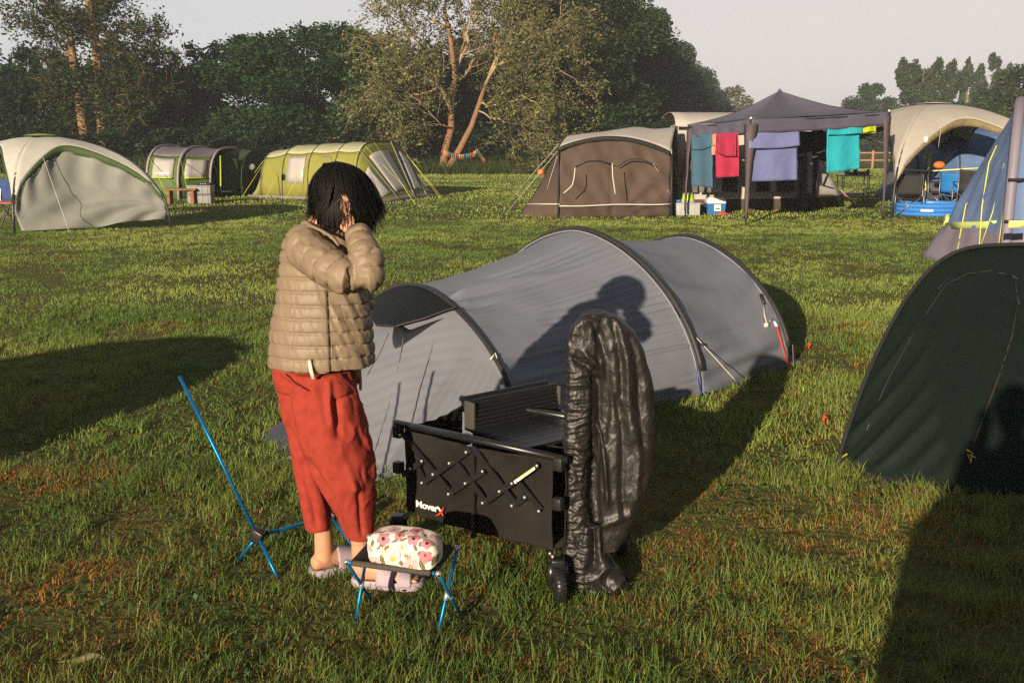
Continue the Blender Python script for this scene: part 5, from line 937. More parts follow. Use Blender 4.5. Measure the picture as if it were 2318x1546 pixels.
# floral pouch
def fpattern(P):
    c = np.tile(A(.84, .76, .64), (len(P), 1)); c *= (1+.04*(vnoise(np.c_[P*320, P[:, :1]*0])-.5))[:, None]
    r_ = np.random.default_rng(4)
    fl = [(-.085, -.035, .027, 0), (-.02, -.010, .031, 1), (.045, -.028, .030, 0), (.095, .008, .024, 2), (-.055, .052, .026, 2), (.0, .070, .020, 2), (.052, .064, .024, 2), (.015, .030, .020, 1), (-.105, .01, .016, 0), (.1, .055, .02, 2), (-.03, -.065, .02, 0), (.09, -.07, .02, 1), (-.11, .09, .025, 2), (-.04, .11, .025, 0), (.04, .12, .028, 2), (.11, .11, .022, 0)]
    def leaf(cx, cy, L_, w, a, col):
        x, y = P[:, 0]-cx, P[:, 1]-cy; u = x*math.cos(a)+y*math.sin(a); v = -x*math.sin(a)+y*math.cos(a); e = w*(1-(u/L_)**2)*(1+.18*np.sin(u*900)); k = (np.abs(u) < L_) & (np.abs(v) < e); c[k] = col; k2 = k & (np.abs(v) < w*.13); c[k2] = (.35, .30, .06)
    def stem(x0, y0, x1, y1, bow):
        t_ = np.linspace(0, 1, 30); m = A((x0+x1)/2+bow*(y1-y0), (y0+y1)/2-bow*(x1-x0)); q = (1-t_)[:, None]**2*A(x0, y0)+2*(t_*(1-t_))[:, None]*m+t_[:, None]**2*A(x1, y1); d = np.min(np.linalg.norm(P[:, None, :]-q[None], axis=2), axis=1); c[d < .0016] = (.42, .36, .08)
    for s in ((-.075, -.06, -.062, .06, .2), (.085, -.065, .06, .045, -.2), (-.03, .03, .02, .05, .5), (.02, -.06, .03, -.01, .3), (-.1, .06, -.09, .0, .2), (-.045, -.065, -.06, -.02, .2)): stem(*s)
    for L_ in ((-.094, .035, .016, .006, 1.4), (-.058, -.02, .020, .008, -1.1), (-.072, .015, .015, .005, 1.0), (-.042, .022, .017, .006, .9), (.003, .0, .018, .007, 1.1), (.012, -.02, .014, .007, -.7), (.030, .0, .012, .006, -.5), (.062, .038, .016, .006, -1.1), (.075, .018, .015, .006, 1.1), (.085, -.022, .021, .008, -1.0), (.1, -.048, .016, .008, -.8), (.012, -.045, .014, .004, -.4), (.018, .055, .02, .004, .5), (-.01, .05, .02, .004, .4), (-.06, .028, .01, .008, 1.2), (.08, .05, .010, .007, 1.4), (-.03, -.058, .012, .004, .2), (-.075, .085, .02, .006, .3), (.0, .1, .02, .007, 1), (.075, .1, .018, .006, -.5), (.12, -.01, .02, .007, 1.3), (-.12, -.02, .018, .006, 1.4)): leaf(*L_, (.085, .075, .035))
    for i, (cx, cy, R_, k) in enumerate(fl):
        x, y = P[:, 0]-cx, P[:, 1]-cy; rr = np.hypot(x, y); th_ = np.arctan2(y, x)+i; e = R_*(.74+.26*np.abs(np.cos(th_*2.5))); m = rr < e; pk = [A(.76, .40, .40), A(.80, .52, .50), A(.66, .22, .25)][k]
        c[m] = pk*(.92+.12*np.cos(th_*20+rr*0))[m][:, None]; edge = m & (rr > e-.0016); c[edge] = pk*.55
        m2 = rr < R_*.26; c[m2] = [(.16, .11, .03), (.45, .33, .05), (.02, .012, .012)][k]; m3 = rr < R_*.15; c[m3] = [(.55, .42, .08), (.5, .4, .06), (.03, .02, .02)][k]
    return c
bx_ = nrm((b2-b1)*A(1, 1, 0)+A(0, -.02, 0)); by_ = A(-bx_[1], bx_[0], 0); bc = lerp(lerp(b1, b2, .575), lerp(b4, b3, .575), .30)+A(0, 0, .045); hw, hd, hh_ = .127, .057, .057
uu, vv_ = np.meshgrid(np.linspace(0, 2*math.pi, 420, endpoint=False), np.linspace(-1, 1, 260)); ex_ = .34
cu, su = np.cos(uu), np.sin(uu); X = vv_; sgp = lambda a_, p_: np.sign(a_)*np.abs(a_)**p_; endf = (1-np.abs(X)**7)**.42
Yl, Zl = sgp(cu, ex_)*endf, sgp(su, ex_)*endf; Xw = X*hw*(1-.03*np.abs(Zl)); Gx = bc+Xw[..., None]*bx_+(Yl*hd)[..., None]*by_+(Zl*hh_*(1+.10*np.cos(X*2)))[..., None]*A(0, 0, 1)
Gx = Gx+((fbm(Gx*28, 2)-.5)*.006)[..., None]*A(0, 0, 1)+((fbm(Gx*16+5, 2)-.5)*.008)[..., None]*by_
per = np.where(Yl < 0, 0, 0); pc_ = (uu-1.5*math.pi)  # unroll round the girth
girth = np.where(uu > math.pi/2, 0, 0); a_ = np.where(uu < math.pi/2, uu+2*math.pi, uu); g_ = np.cumsum(np.hypot(np.gradient(Yl*hd, axis=1), np.gradient(Zl*hh_, axis=1)), axis=1); g_ = g_-g_[:, [int(420*.5)]]   # 0 at the side facing the camera
pat = np.stack([X*hw, -g_], 2).reshape(-1, 2); Fq = []; a2, b2_ = Gx.shape[:2]; I = np.arange(a2*b2_).reshape(a2, b2_); Fq = np.stack([I[:-1], np.roll(I, -1, 1)[:-1], np.roll(I, -1, 1)[1:], I[1:]], -1).reshape(-1, 4)
me = fastmesh(Gx.reshape(-1, 3)-bc, Fq, None, True); vcol(me, fpattern(pat)); o = link('pouch', me, mat('printed_cotton', (1, 1, 1), rough=.85, attr='Col', var=.04, vscale=200, bump=.0012, bscale=260), None, bc); tag(o, 'quilted white pouch printed with pink flowers and green leaves on the stool', 'pouch')
# ---------------------------------------------------------------- wagon
O = A(-.436, 3.732, 0); sdv = nrm(A(.607, -.401, 0)); pdv = A(-sdv[1], sdv[0], 0)*-1; pdv = A(.552, .834, 0); LW, WW, ZT, ZB = .727, .44, .53, .165
Wp = lambda s, d, z: O+sdv*s+pdv*d+A(0, 0, z); nrmW = -pdv
t = thing('folding_wagon', 'black folding canvas wagon with crossed side struts and a white and red word on it', 'wagon', Wp(LW/2, WW/2, 0)); m_can = mat('wagon_canvas', (.010, .0085, .007), rough=.8, var=.25, vscale=5, bump=.003, bscale=9, mix=(.014, .012, .0095), mscale=1.3, spec=.25); m_fr = mat('wagon_frame', (.012, .012, .013), rough=.32, var=0, spec=.6); m_riv = mat('rivet', (.7, .68, .65), rough=.3, metal=.6, var=0)
def panel(p, q, off=0, seed=0, inn=0):
    Gd = np.array([[lerp(p, q, u)+A(0, 0, lerp(ZT-.02-.015*math.sin(math.pi*u), ZB+(.015 if u < .1 else 0), v)) for u in np.linspace(0, 1, 50)] for v in np.linspace(0, 1, 36)])
    return displace(Gd, lambda U, V, Q: softw(Q, .012, 7, seed)+.006*np.sin((V*1.6+U)*18)*np.sin(np.pi*V))
pF = panel(Wp(.03, 0, 0), Wp(LW-.03, 0, 0)); MB().grid(pF).build('side_panel', m_can, t, thick=.003); MB().grid(panel(Wp(.03, WW, 0), Wp(LW-.03, WW, 0), seed=3)).build('side_panel', m_can, t, thick=.003)
MB().grid(panel(Wp(0, .03, 0), Wp(0, WW-.03, 0), seed=5)).build('end_panel', m_can, t, thick=.003); MB().grid(panel(Wp(LW, .03, 0), Wp(LW, WW-.03, 0), seed=6)).build('end_panel', m_can, t, thick=.003)
MB().box(Wp(LW/2, WW/2, ZB+.01), (LW-.04, WW-.04, .012), rz=math.atan2(sdv[1], sdv[0])).build('floor', m_can, t)
MB().tube([Wp(-.015, -.005, ZT), Wp(LW*.5, -.005, ZT-.004), Wp(LW+.03, -.005, ZT-.012)], .0135, 12).build('top_rail', m_fr, t); MB().tube([Wp(-.03, WW, ZT), Wp(LW, WW, ZT)], .0135, 12).build('top_rail', m_fr, t)
for s, d in ((0, -.01), (LW, -.01), (0, WW), (LW, WW)): MB().bar(Wp(s, d, .12), Wp(s, d, ZT-.01), .026, .026).build('corner_post', m_fr, t, smooth=False); MB().box(Wp(s, d, ZT-.03), (.036, .034, .05), rz=math.atan2(sdv[1], sdv[0]), bev=.006).build('corner_bracket', m_plast, t); MB().box(Wp(s-.0, d-.004, .355), (.036, .034, .045), rz=math.atan2(sdv[1], sdv[0]), bev=.006).build('slider', m_plast, t)
def whl(px, py, off): return plane_hit(px, py, Wp(0, -.0, 0), nrmW, off)
bars = [((918, 980), (1027, 1112), 0), ((1076, 1010), (1174, 1138), 0), ((967, 1088), (1076, 1012), 1), ((1027, 1112), (1106, 1061), 1), ((1106, 1132), (1226, 1048), 1), ((1173, 1138), (1200, 1118), 1), ((922, 1070), (967, 1038), 1), ((953, 1056), (967, 1087), 0), ((1039, 1044), (1106, 1132), 0), ((1179, 1088), (1231, 1150), 0)]
for a_, c_, ly in bars: MB().bar(whl(*a_, .016+.010*ly), whl(*c_, .016+.010*ly), .022, .008, up=tuple(nrmW)).build('strut', m_fr, t, smooth=False)
MB().bar(whl(1077, 1020, .012), whl(1077, 1214, .012), .014, .014).build('centre_rod', m_fr, t, smooth=False)
for p in ((918, 980), (967, 1038), (941, 1056), (967, 1087), (992, 1068), (1029, 1043), (1067, 1018), (1027, 1112), (1065, 1088), (1104, 1061), (1104, 1132), (1142, 1106), (1170, 1088), (1227, 1048), (1199, 1119), (1170, 1138), (1231, 1150), (1256, 1245), (1262, 1252)):
    q = whl(*p, .034); MB().ball(q, (.0055, .0055, .0055), 10, 6).build('rivet', m_riv, t)
# warning sticker
q = [whl(x, y, .0335) for x, y in ((1174, 1083), (1221, 1050), (1223, 1056), (1177, 1089))]; stk = MB().poly(q).build('sticker', m_wh, t, smooth=False); q2 = [whl(x, y, .0338) for x, y in ((1183, 1076.5), (1221, 1050), (1221.6, 1052.4), (1184, 1079))]; MB().poly(q2).build('sticker_band', mat('sticker_yellow', (.75, .70, .05), rough=.5, var=0), stk, smooth=False)
for x, y in ((1181, 1084), (1199, 1071)): 
    q = [whl(x-1.5, y+1.5, .0342), whl(x+2, y+.5, .0342), whl(x+.3, y-2.6, .0342)]; MB().poly(q).build('symbol', m_plast, stk, smooth=False)
# word on the panel
def word(s, px, py, hpx, mt, shear=.1, bold=.004, wscale=1.0, nm='lettering'):
    cu_ = bpy.data.curves.new('txt', 'FONT'); cu_.body = s; cu_.size = 1; cu_.shear = shear; cu_.offset = bold; cu_.space_character = .96; cu_.extrude = 0.01; o = bpy.data.objects.new('txt', cu_); COL.objects.link(o)
    dg = bpy.context.evaluated_depsgraph_get(); me = bpy.data.meshes.new_from_object(o.evaluated_get(dg)); bpy.data.objects.remove(o)
    o0 = whl(px, py, .010); k = np.linalg.norm(whl(px, py-hpx, .010)-o0)/.72; V = np.array([v.co[:] for v in me.vertices]); P = o0+np.outer(V[:, 0]*k*wscale, sdv)+np.outer(V[:, 1]*k, A(0, 0, 1))+np.outer(V[:, 2]*.1, nrmW)
    for v, p in zip(me.vertices, P): v.co = p-ORG[t.name]
    me.materials.clear(); ob_ = link(nm, me, mt, t); return P
P = word('Mover', 945, 1144, 15, m_wh, .0, .022, 1.12); xe = proj(P)[:, 0].max(); ye = proj(P[[int(np.argmax(proj(P)[:, 0]))]])[0, 1]
x0, y0 = xe+1, 1160
q = [whl(x, y, .0115) for x, y in ((x0-1, 1144), (x0+3, 1144), (x0+9, 1153), (x0+6, 1155))]; MB().poly(q).build('lettering', m_wh, t, smooth=False)
q = [whl(x, y, .012) for x, y in ((x0+15, 1144), (x0+8, 1156), (x0-4, 1165), (x0+5, 1163), (x0+10, 1158), (x0+14, 1153))]; MB().add(q, [(0, 1, 5), (1, 4, 5), (1, 2, 3, 4)]).build('red_swoosh', m_redp, t, smooth=False)
q = [whl(x, y, .0118) for x, y in ((x0+6, 1155), (x0+9, 1153), (x0+16, 1166), (x0+12, 1165))]; MB().poly(q).build('red_swoosh', m_redp, t, smooth=False)
# wheels
for s, d in ((-.005, -.02), (LW+.01, -.03), (0, WW+.02), (LW, WW+.02)):
    c_ = Wp(s, d, .060); wax = nrm(pdv+sdv*(1.0 if s > .1 else .5)); w_ = MB().lathe(c_, [(.0, -.016), (.022, -.018), (.055, -.020), (.064, -.012), (.066, 0), (.064, .012), (.055, .020), (.022, .018), (.0, .016)], 28, ax=wax).build('wheel', m_plast, t)
    b = MB(); side_ = nrm(np.cross(wax, A(0, 0, 1)))
    for k in range(28): a_ = 2*math.pi*k/28; dr = math.cos(a_)*side_+A(0, 0, math.sin(a_)); b.bar(c_+dr*.065-wax*.017, c_+dr*.065+wax*.017, .005, .006, up=tuple(dr))
    b.build('tread', m_plast, w_, smooth=False); MB().lathe(c_-wax*.018, [(0, -.004), (.014, -.004), (.018, .004)], 14, ax=wax).build('hub', m_fr, w_); MB().bar(c_+wax*.024, c_*A(1, 1, 0)+wax*.020+A(0, 0, .14), .02, .03).bar(c_-wax*.024, c_*A(1, 1, 0)-wax*.020+A(0, 0, .14), .02, .03).box(c_*A(1, 1, 0)+A(0, 0, .145), (.05, .05, .03), bev=.006).build('fork', m_fr, t)
# roll top table lying in the wagon
t = thing('slatted_table', 'black aluminium slatted table with its top half rolled, lying in the wagon', 'table', Wp(.4, .25, ZB)); m_sl = mat('slat_black', (.018, .020, .023), rough=.35, var=.08, spec=.55, metal=.2)
u0, u1 = D(1078, 985, 3.74), D(1272, 930, 4.02); u1[2] = u0[2] = .475; du_ = nrm(u1-u0); dv_ = A(du_[1], -du_[0], 0); Lt = np.linalg.norm(u1-u0)
for k in range(7): p = u0+du_*Lt/2+dv_*(.012+.046*k)+A(0, 0, .022); MB().bar(p-du_*(Lt/2+.02), p+du_*(Lt/2+.06), .042, .012).build('slat', m_sl, t, smooth=False)
for k in range(6): p = u0+du_*Lt/2-dv_*.035+A(0, 0, .03+.0155*k)-dv_*.004*k; MB().bar(p-du_*Lt/2, p+du_*Lt/2, .058, .012).build('slat', m_sl, t, smooth=False)
p = u0+du_*Lt/2-dv_*.060+A(0, 0, .128); 
for s_ in (-.032, .032): MB().bar(p+dv_*s_-du_*Lt/2, p+dv_*s_+du_*Lt/2, .006, .024).build('table_rail', m_sl, t, smooth=False)
MB().bar(p-du_*Lt/2-A(0, 0, .006), p+du_*Lt/2-A(0, 0, .006), .06, .004).build('table_rail', m_sl, t, smooth=False)
for s_ in (0, 1): e = u0+du_*Lt*s_-dv_*.04; MB().box(e+A(0, 0, .07), (.06, .012, .12), rz=math.atan2(dv_[1], dv_[0]), bev=.003).build('end_strap', m_web, t)
MB().tube([u0+A(.02, .03, -.25), u0+A(.02, .03, .0)], .009, 6).tube([u1+A(-.04, -.06, -.28), u1+A(-.04, -.06, .0)], .009, 6).build('folded_leg', m_sl, t)
# ---------------------------------------------------------------- black cover slung over the wagon handle
m_cov = mat('cover_nylon', (.014, .0115, .010), rough=.56, var=.3, vscale=6, spec=.6, bump=.006, bscale=26, mix=(.028, .021, .016), mscale=5)
m_cov, nt_, out_ = nt_new('cover_nylon'); N_ = nt_.nodes.new; L_n = nt_.links.new; pb_ = N_('ShaderNodeBsdfPrincipled'); pb_.inputs['Roughness'].default_value = .50; pb_.inputs['Specular IOR Level'].default_value = .55; pb_.inputs['Base Color'].default_value = (.012, .0098, .0085, 1)
tc_ = N_('ShaderNodeTexCoord'); nz = N_('ShaderNodeTexNoise'); nz.inputs['Scale'].default_value = 14; nz.inputs['Detail'].default_value = 3; L_n(tc_.outputs['Object'], nz.inputs['Vector']); va = N_('ShaderNodeVectorMath'); va.operation = 'MULTIPLY_ADD'; L_n(nz.outputs['Color'], va.inputs[0]); va.inputs[1].default_value = (.05, .05, .05); mp_ = N_('ShaderNodeMapping'); mp_.inputs['Scale'].default_value = (1, 1, .55); L_n(tc_.outputs['Object'], mp_.inputs[0]); L_n(mp_.outputs[0], va.inputs[2])
pn = pb_.inputs['Normal']; last = None
for sc_, ds_ in ((30, .0042), (80, .0014)):
    vo = N_('ShaderNodeTexVoronoi'); vo.inputs['Scale'].default_value = sc_; L_n(va.outputs[0], vo.inputs['Vector']); bu = N_('ShaderNodeBump'); bu.inputs['Strength'].default_value = .9; bu.inputs['Distance'].default_value = ds_; L_n(vo.outputs['Distance'], bu.inputs['Height'])
    if last: L_n(last, bu.inputs['Normal'])
    last = bu.outputs[0]
L_n(last, pn); L_n(pb_.outputs[0], out_.inputs[0])
def ly(rows, dy=0, dep=.6, rr=.07):
    P = [D(c, y, 3.43+dy) for y, c, w_ in rows]; return limb(P, [(w_/636, min(rr, w_/636*dep+.012)) for y, c, w_ in rows], side=(1, 0, 0), n=48, dome=False, axes=[A(0, 0, 1)]*len(rows), pw=.62)
cvp = [ly([(704, 1350, 18), (712, 1352, 38), (728, 1356, 56), (750, 1362, 70), (790, 1370, 84), (840, 1380, 90), (880, 1386, 90), (940, 1398, 82), (1000, 1406, 74), (1060, 1406, 68), (1110, 1400, 61), (1160, 1392, 52), (1200, 1382, 42), (1240, 1368, 32)], 0, .9, .058),
       ly([(716, 1336, 26), (735, 1326, 36), (780, 1316, 36), (850, 1314, 31), (950, 1308, 28), (1050, 1306, 25), (1150, 1306, 24), (1250, 1308, 32), (1320, 1312, 42)], -.035, .8, .038),
       ly([(760, 1346, 30), (850, 1346, 28), (900, 1344, 26), (1000, 1340, 26), (1100, 1340, 28), (1200, 1342, 34), (1260, 1344, 44), (1300, 1344, 64), (1330, 1342, 76), (1346, 1342, 72)], .03, 1.1, .07),
       ly([(1180, 1338, 26), (1240, 1336, 32), (1280, 1338, 48), (1305, 1340, 66), (1328, 1341, 76), (1346, 1341, 70)], -.03, 1.0, .06)]
def ridged(P, o=3):
    s = 0; a_ = .5
    for k in range(o): s = s+a_*(1-np.abs(2*vnoise(P*2**k+k*5.1)-1)); a_ *= .5
    return s
cme, V, Nn = melt(cvp, .0038, 3, .5); pr = proj(V)
wp_ = fbm(V*8, 2)[:, None]*3.2
def cells(P, seed=0):
    i = np.floor(P).astype(int); best = np.full(len(P), 9.)
    for dx in (-1, 0, 1):
        for dy in (-1, 0, 1):
            for dz in (-1, 0, 1):
                j = i+A(dx, dy, dz).astype(int); k = j & 63; c_ = j+np.stack([_LAT[k[:, 0], k[:, 1], k[:, 2]], _LAT[k[:, 1], k[:, 2], k[:, 0]], _LAT[k[:, 2], k[:, 0], k[:, 1]]], 1)*.9; best = np.minimum(best, np.linalg.norm(P-c_, axis=1))
    return best
mk_ = sm(.38, .62, fbm(V*7+3, 2)); Dd = (cells(V*A(9, 8, 4)+wp_*.35)-.5)*.014+(cells(V*A(24, 22, 11)+wp_*1.2)-.5)*.0065*(.5+.8*mk_)+(fbm(V*5, 2)-.5)*.02
left = sm(1345, 1325, pr[:, 0])*sm(790, 830, pr[:, 1]); Dd += left*(cells(V*A(12, 12, 62)+fbm(V*11, 2)[:, None]*4)-.5)*.015
Dd += sm(1250, 1300, pr[:, 1])*(cells(V*15+wp_)-.5)*.035
near_ = np.clip(-Nn[:, 1]*1.4, 0, 1)
def cgroove(x0, y0, x1, y1, w_, a_):
    d = A(x1-x0, y1-y0); L_ = np.linalg.norm(d); d /= L_; q = pr-A(x0, y0); s_ = q @ d; e = q @ A(-d[1], d[0])+6*np.sin(s_/50); return a_*np.exp(-(e/w_)**2)*sm(-12, 12, s_)*sm(L_+14, L_-14, s_)*near_
Dd += cgroove(1338, 712, 1372, 830, 9, -.012)+cgroove(1372, 830, 1368, 1010, 9, -.014)+cgroove(1290, 810, 1352, 850, 7, -.016)+cgroove(1352, 850, 1342, 1290, 12, -.030)+cgroove(1350, 960, 1378, 1140, 5, .016)+cgroove(1362, 1190, 1430, 1170, 10, .012)+cgroove(1400, 740, 1440, 1000, 10, .010)+cgroove(1425, 760, 1462, 1010, 9, -.010)+cgroove(1395, 900, 1420, 1180, 9, -.012)+cgroove(1440, 960, 1440, 1140, 9, .010)+cgroove(1385, 720, 1410, 900, 8, -.009)+cgroove(1325, 800, 1350, 835, 6, .012)
V2 = V+Nn*Dd[:, None]; V2[:, 2] = np.maximum(V2[:, 2], .004); o = link('black_cover', setverts(cme, V2, G(1350, 1345)), m_cov, None, G(1350, 1345)); tag(o, 'tall crumpled shiny black nylon cover draped over the wagon handle', 'cover')
# dry leaf
q = G(190, 1509); Lf = np.array([[q+A(.075*u*1.0, .012*u, .018)+A(.003, .02, .004)*v*(1-u*u)+A(0, 0, .012*abs(v)*(1-u*u)+.012*math.sin(u*4)*.5) for v in np.linspace(-1, 1, 7)] for u in np.linspace(-1, 1, 22)])
o = MB().grid(Lf).build('fallen_leaf', mat('leaf_dry', (.22, .20, .08), rough=.6, var=.25, vscale=40, trans=.2), None, thick=.001, org=q); tag(o, 'large dry folded leaf on the grass at the bottom left', 'leaf')
# ================================================================ people
m_skin = mat('skin', (.52, .27, .16), rough=.5, var=.08, vscale=14, spec=.35, bump=.0008, bscale=160)
nt = m_skin.node_tree; pb = [n for n in nt.nodes if n.type == 'BSDF_PRINCIPLED'][0]; pb.inputs['Subsurface Weight'].default_value = .12; pb.inputs['Subsurface Radius'].default_value = (.02, .007, .004)
YP = 3.457; PXM = 1/636.0
def BP(px, py, dy=0): return D(px, py, YP+dy)
def seglen(P, pts):
    """nearest arc position and distance of points P to the polyline pts"""
    pts = np.array(pts); best = np.full(len(P), 1e9); s_ = np.zeros(len(P)); acc = 0; tn = np.zeros((len(P), 3))
    for a, b_ in zip(pts[:-1], pts[1:]):
        d = b_-a; L_ = np.linalg.norm(d); k = np.clip((P-a) @ d/L_**2, 0, 1); e = np.linalg.norm(P-a-k[:, None]*d, axis=1); m = e < best; best[m] = e[m]; s_[m] = acc+k[m]*L_; tn[m] = d/L_; acc += L_
    return s_, best, tn
def finger(base, d, L_, r_, curl, side):
    P = [np.array(base)]; d = nrm(d); rr = [r_]
    for k, f in enumerate((.42, .33, .25)): P.append(P[-1]+d*L_*f); d = nrm(d+np.array(curl)*.55); rr.append(r_*(.94-.1*k))
    return limb(P, rr, n=10)
person = thing('person', 'person in beige quilted jacket and red trousers, head bowed, one hand at the face', 'person', A(-.62, 3.46, 0))
# -- body (one continuous surface)
parts = []
hipc = BP(706, 800, .02); chest = BP(722, 620, .02); neck0 = BP(722, 505, .0); headc = BP(780, 452, -.01)
parts.append(limb([hipc-A(0, 0, .05), hipc+A(0, 0, .08), BP(716, 700, .02), chest, BP(722, 555, .01), BP(722, 520, 0)], [(.095, .075), (.10, .08), (.10, .08), (.12, .09), (.11, .07), (.06, .055)], side=(1, -.6, 0)))
parts.append(limb([BP(722, 535, 0), BP(735, 500, 0), BP(762, 470, 0)], [.055, .050, .052]))
parts.append(limb([BP(752, 425, 0), BP(770, 440, 0), BP(792, 465, -.02), BP(800, 490, -.03)], [(.075, .07), (.092, .082), (.078, .07), (.045, .045)], side=(0, 1, 0)))
fdir = nrm(A(.62, -.42, -.66)); fup = nrm(A(.45, -.3, .8)); 
parts.append(limb([headc+fdir*.082+fup*.015, headc+fdir*.100-fup*.008, headc+fdir*.100-fup*.016], [.009, .014, .013]))            # nose
parts.append(limb([headc+fdir*.086-fup*.040+A(-.018, -.02, 0), headc+fdir*.092-fup*.040, headc+fdir*.086-fup*.040+A(.018, .02, 0)], .5 and [.006, .008, .006]))   # lips
parts.append(limb([headc+fdir*.075-fup*.068, headc+fdir*.082-fup*.060], [.018, .014]))                                          # chin
earc = BP(762, 468, -.085); parts.append(limb([earc+A(.0, 0, .026), earc+A(.006, -.006, .0), earc-A(.0, 0, .024)], [(.012, .007), (.017, .008), (.010, .006)], side=(1, 0, 0)))
# right arm, hand at the face
ra = [BP(690, 560, -.10), BP(760, 622, -.20), BP(836, 634, -.22), BP(822, 578, -.17), BP(806, 532, -.07)]
parts.append(limb(ra, [.045, .042, .038, .034, .024]))
pw = ra[-1]; pd_ = nrm(BP(796, 492, -.045)-pw); parts.append(limb([pw, pw+pd_*.035, pw+pd_*.075], [(.026, .016), (.036, .015), (.036, .013)], side=(.8, .2, .3)))
for k, (ox, L_) in enumerate(((-.030, .062), (-.012, .072), (.007, .070), (.024, .056))):
    parts.append(finger(pw+pd_*.072+nrm(A(.8, .2, .3))*ox, pd_+A(-.1, .25, .1)+A(.12, 0, 0)*(k-1.5)*.6, L_, .0085, (-.15, .6, -.1), 0))
parts.append(finger(pw+pd_*.022+nrm(A(.8, .2, .3))*-.024, pd_*.6+A(-.75, -.1, .1), .058, .010, (.2, .3, .3), 0))
# left arm hanging on the far side, fingers below the hem
la = [BP(792, 565, .12), BP(822, 690, .12), BP(812, 780, .10), BP(798, 815, .07)]; parts.append(limb(la, [.045, .04, .033, .024]))
pw = la[-1]; pdn = nrm(A(.02, -.02, -1)); hx = nrm(A(.85, -.4, 0)); parts.append(limb([pw, pw+pdn*.035, pw+pdn*.055], [(.026, .016), (.036, .016), (.035, .014)], side=tuple(hx)))
for ox, L_, cl in ((-.029, .050, .30), (-.011, .062, .25), (.009, .064, .2), (.027, .058, .12)): parts.append(finger(pw+pdn*.050+hx*ox, pdn+hx*ox*4, L_, .0082, (-cl, -.25, .0), 0))
parts.append(finger(pw+pdn*.015-hx*.022, pdn*.8-hx*.5+A(0, -.3, 0), .05, .0095, (.1, -.2, -.2), 0))
# legs and feet
aL, aR = BP(722, 1200, .04), BP(815, 1216, -.03); aL[2] = .17; aR[2] = .165
def legp(hip, knee, ank, heel, d):
    parts.append(limb([hip, lerp(hip, knee, .5), knee, lerp(knee, ank, .35), lerp(knee, ank, .8), ank, ank*A(1, 1, 0)+A(0, 0, .06)], [.055, .055, .046, .048, .042, .034, .036]))
    d = nrm(d); s = A(-d[1], d[0], 0); parts.append(limb([heel+A(0, 0, .052), heel+d*.05+A(0, 0, .056), heel+d*.10+A(0, 0, .052), heel+d*.16+A(0, 0, .042), heel+d*.20+A(0, 0, .036)], [(.030, .030), (.032, .034), (.034, .030), (.042, .020), (.040, .014)], side=tuple(s)))
    for k, ox in enumerate((-.030, -.013, .002, .016, .028)): q = heel+d*(.195)+s*ox+A(0, 0, .036); parts.append(limb([q, q+d*(.030-.003*abs(k-1))], [.0095, .0085], n=8))
    parts.append(limb([ank*A(1, 1, 0)+A(0, 0, .07), heel+d*.09+A(0, 0, .06), heel+d*.15+A(0, 0, .048)], [.034, .034, .026]))
hl, hr = G(716, 1303), G(812, 1322); dL, dR = A(.82, .57, 0), A(.97, -.10, 0)
aL = hl+nrm(dL)*.035+A(0, 0, .17); aR = hr+nrm(dR)*.012+A(0, 0, .165)
legp(BP(690, 830, .06), BP(700, 1010, .06), aL, hl, dL); legp(BP(722, 835, -.03), BP(775, 1030, -.06), aR, hr, dR)
me, V, Nn = melt(parts, .0042, 5, .5); org = ORG[person.name]
body = link('body', setverts(me, V, org), m_skin, person)
# eyes
for s in (-1, 1): q = headc+fdir*.078+fup*.012+nrm(np.cross(fdir, fup))*s*.031; MB().ball(q, .011, 12, 8).build('eye', mat('eye_dark', (.03, .015, .01), rough=.2, var=0), body)
# -- trousers
m_lin = mat('linen_red', (.30, .040, .025), rough=.85, var=.14, vscale=5, spec=.2, bump=.0022, bscale=46, mix=(.26, .032, .020), mscale=26)
tp = []
def legl(rows, dy0, dy1, axk=.85):
    n_ = len(rows); P = [BP(c, y, lerp(dy0, dy1, i/(n_-1))) for i, (y, c, w_) in enumerate(rows)]
    return limb(P, [(w_*PXM, w_*PXM*axk) for y, c, w_ in rows], side=(1, 0, 0), n=28, dome=False, axes=[A(0, 0, 1)]*n_)
tp.append(legl([(780, 704, 82), (815, 704, 86), (850, 706, 90), (880, 708, 84)], .02, .02, .78))
tp.append(legl([(840, 690, 68), (920, 700, 68), (1000, 708, 56), (1080, 711, 43), (1140, 716, 36), (1197, 721, 30)], .05, .05, 1.0))
tp.append(legl([(840, 722, 68), (910, 740, 76), (1000, 761, 78), (1060, 776, 74), (1120, 792, 58), (1170, 804, 44), (1217, 813, 32)], -.02, -.03, .95))
me, V, Nn = melt(tp, .0050, 4, .5); pr = proj(V); near_ = np.clip(-Nn[:, 1]*1.3, 0, 1)
def crease(x0, y0, x1, y1, w_, a_, sh=0):
    d = A(x1-x0, y1-y0); L_ = np.linalg.norm(d); d /= L_; q = pr-A(x0, y0); s_ = q @ d; e = q @ A(-d[1], d[0]); e = e+10*np.sin(s_/60+x0); return 1.5*a_*np.exp(-(e/w_)**2)*sm(-12, 12, s_)*sm(L_+14, L_-14, s_)*near_
dsp = (fbm(V*A(10, 10, 1.9)+4, 3)-.5)*.020+(fbm(V*A(26, 26, 9), 2)-.5)*.003+(cells(V*A(26, 26, 16)+fbm(V*10, 2)[:, None]*2)-.5)*.0015
rightm = sm(745, 790, pr[:, 0]); rp = V*A(22, 22, 20); dsp += rightm*(1-np.abs(2*vnoise(rp+fbm(V*14, 2)[:, None]*2)-1)-.5)*.013*sm(1180, 1100, pr[:, 1])
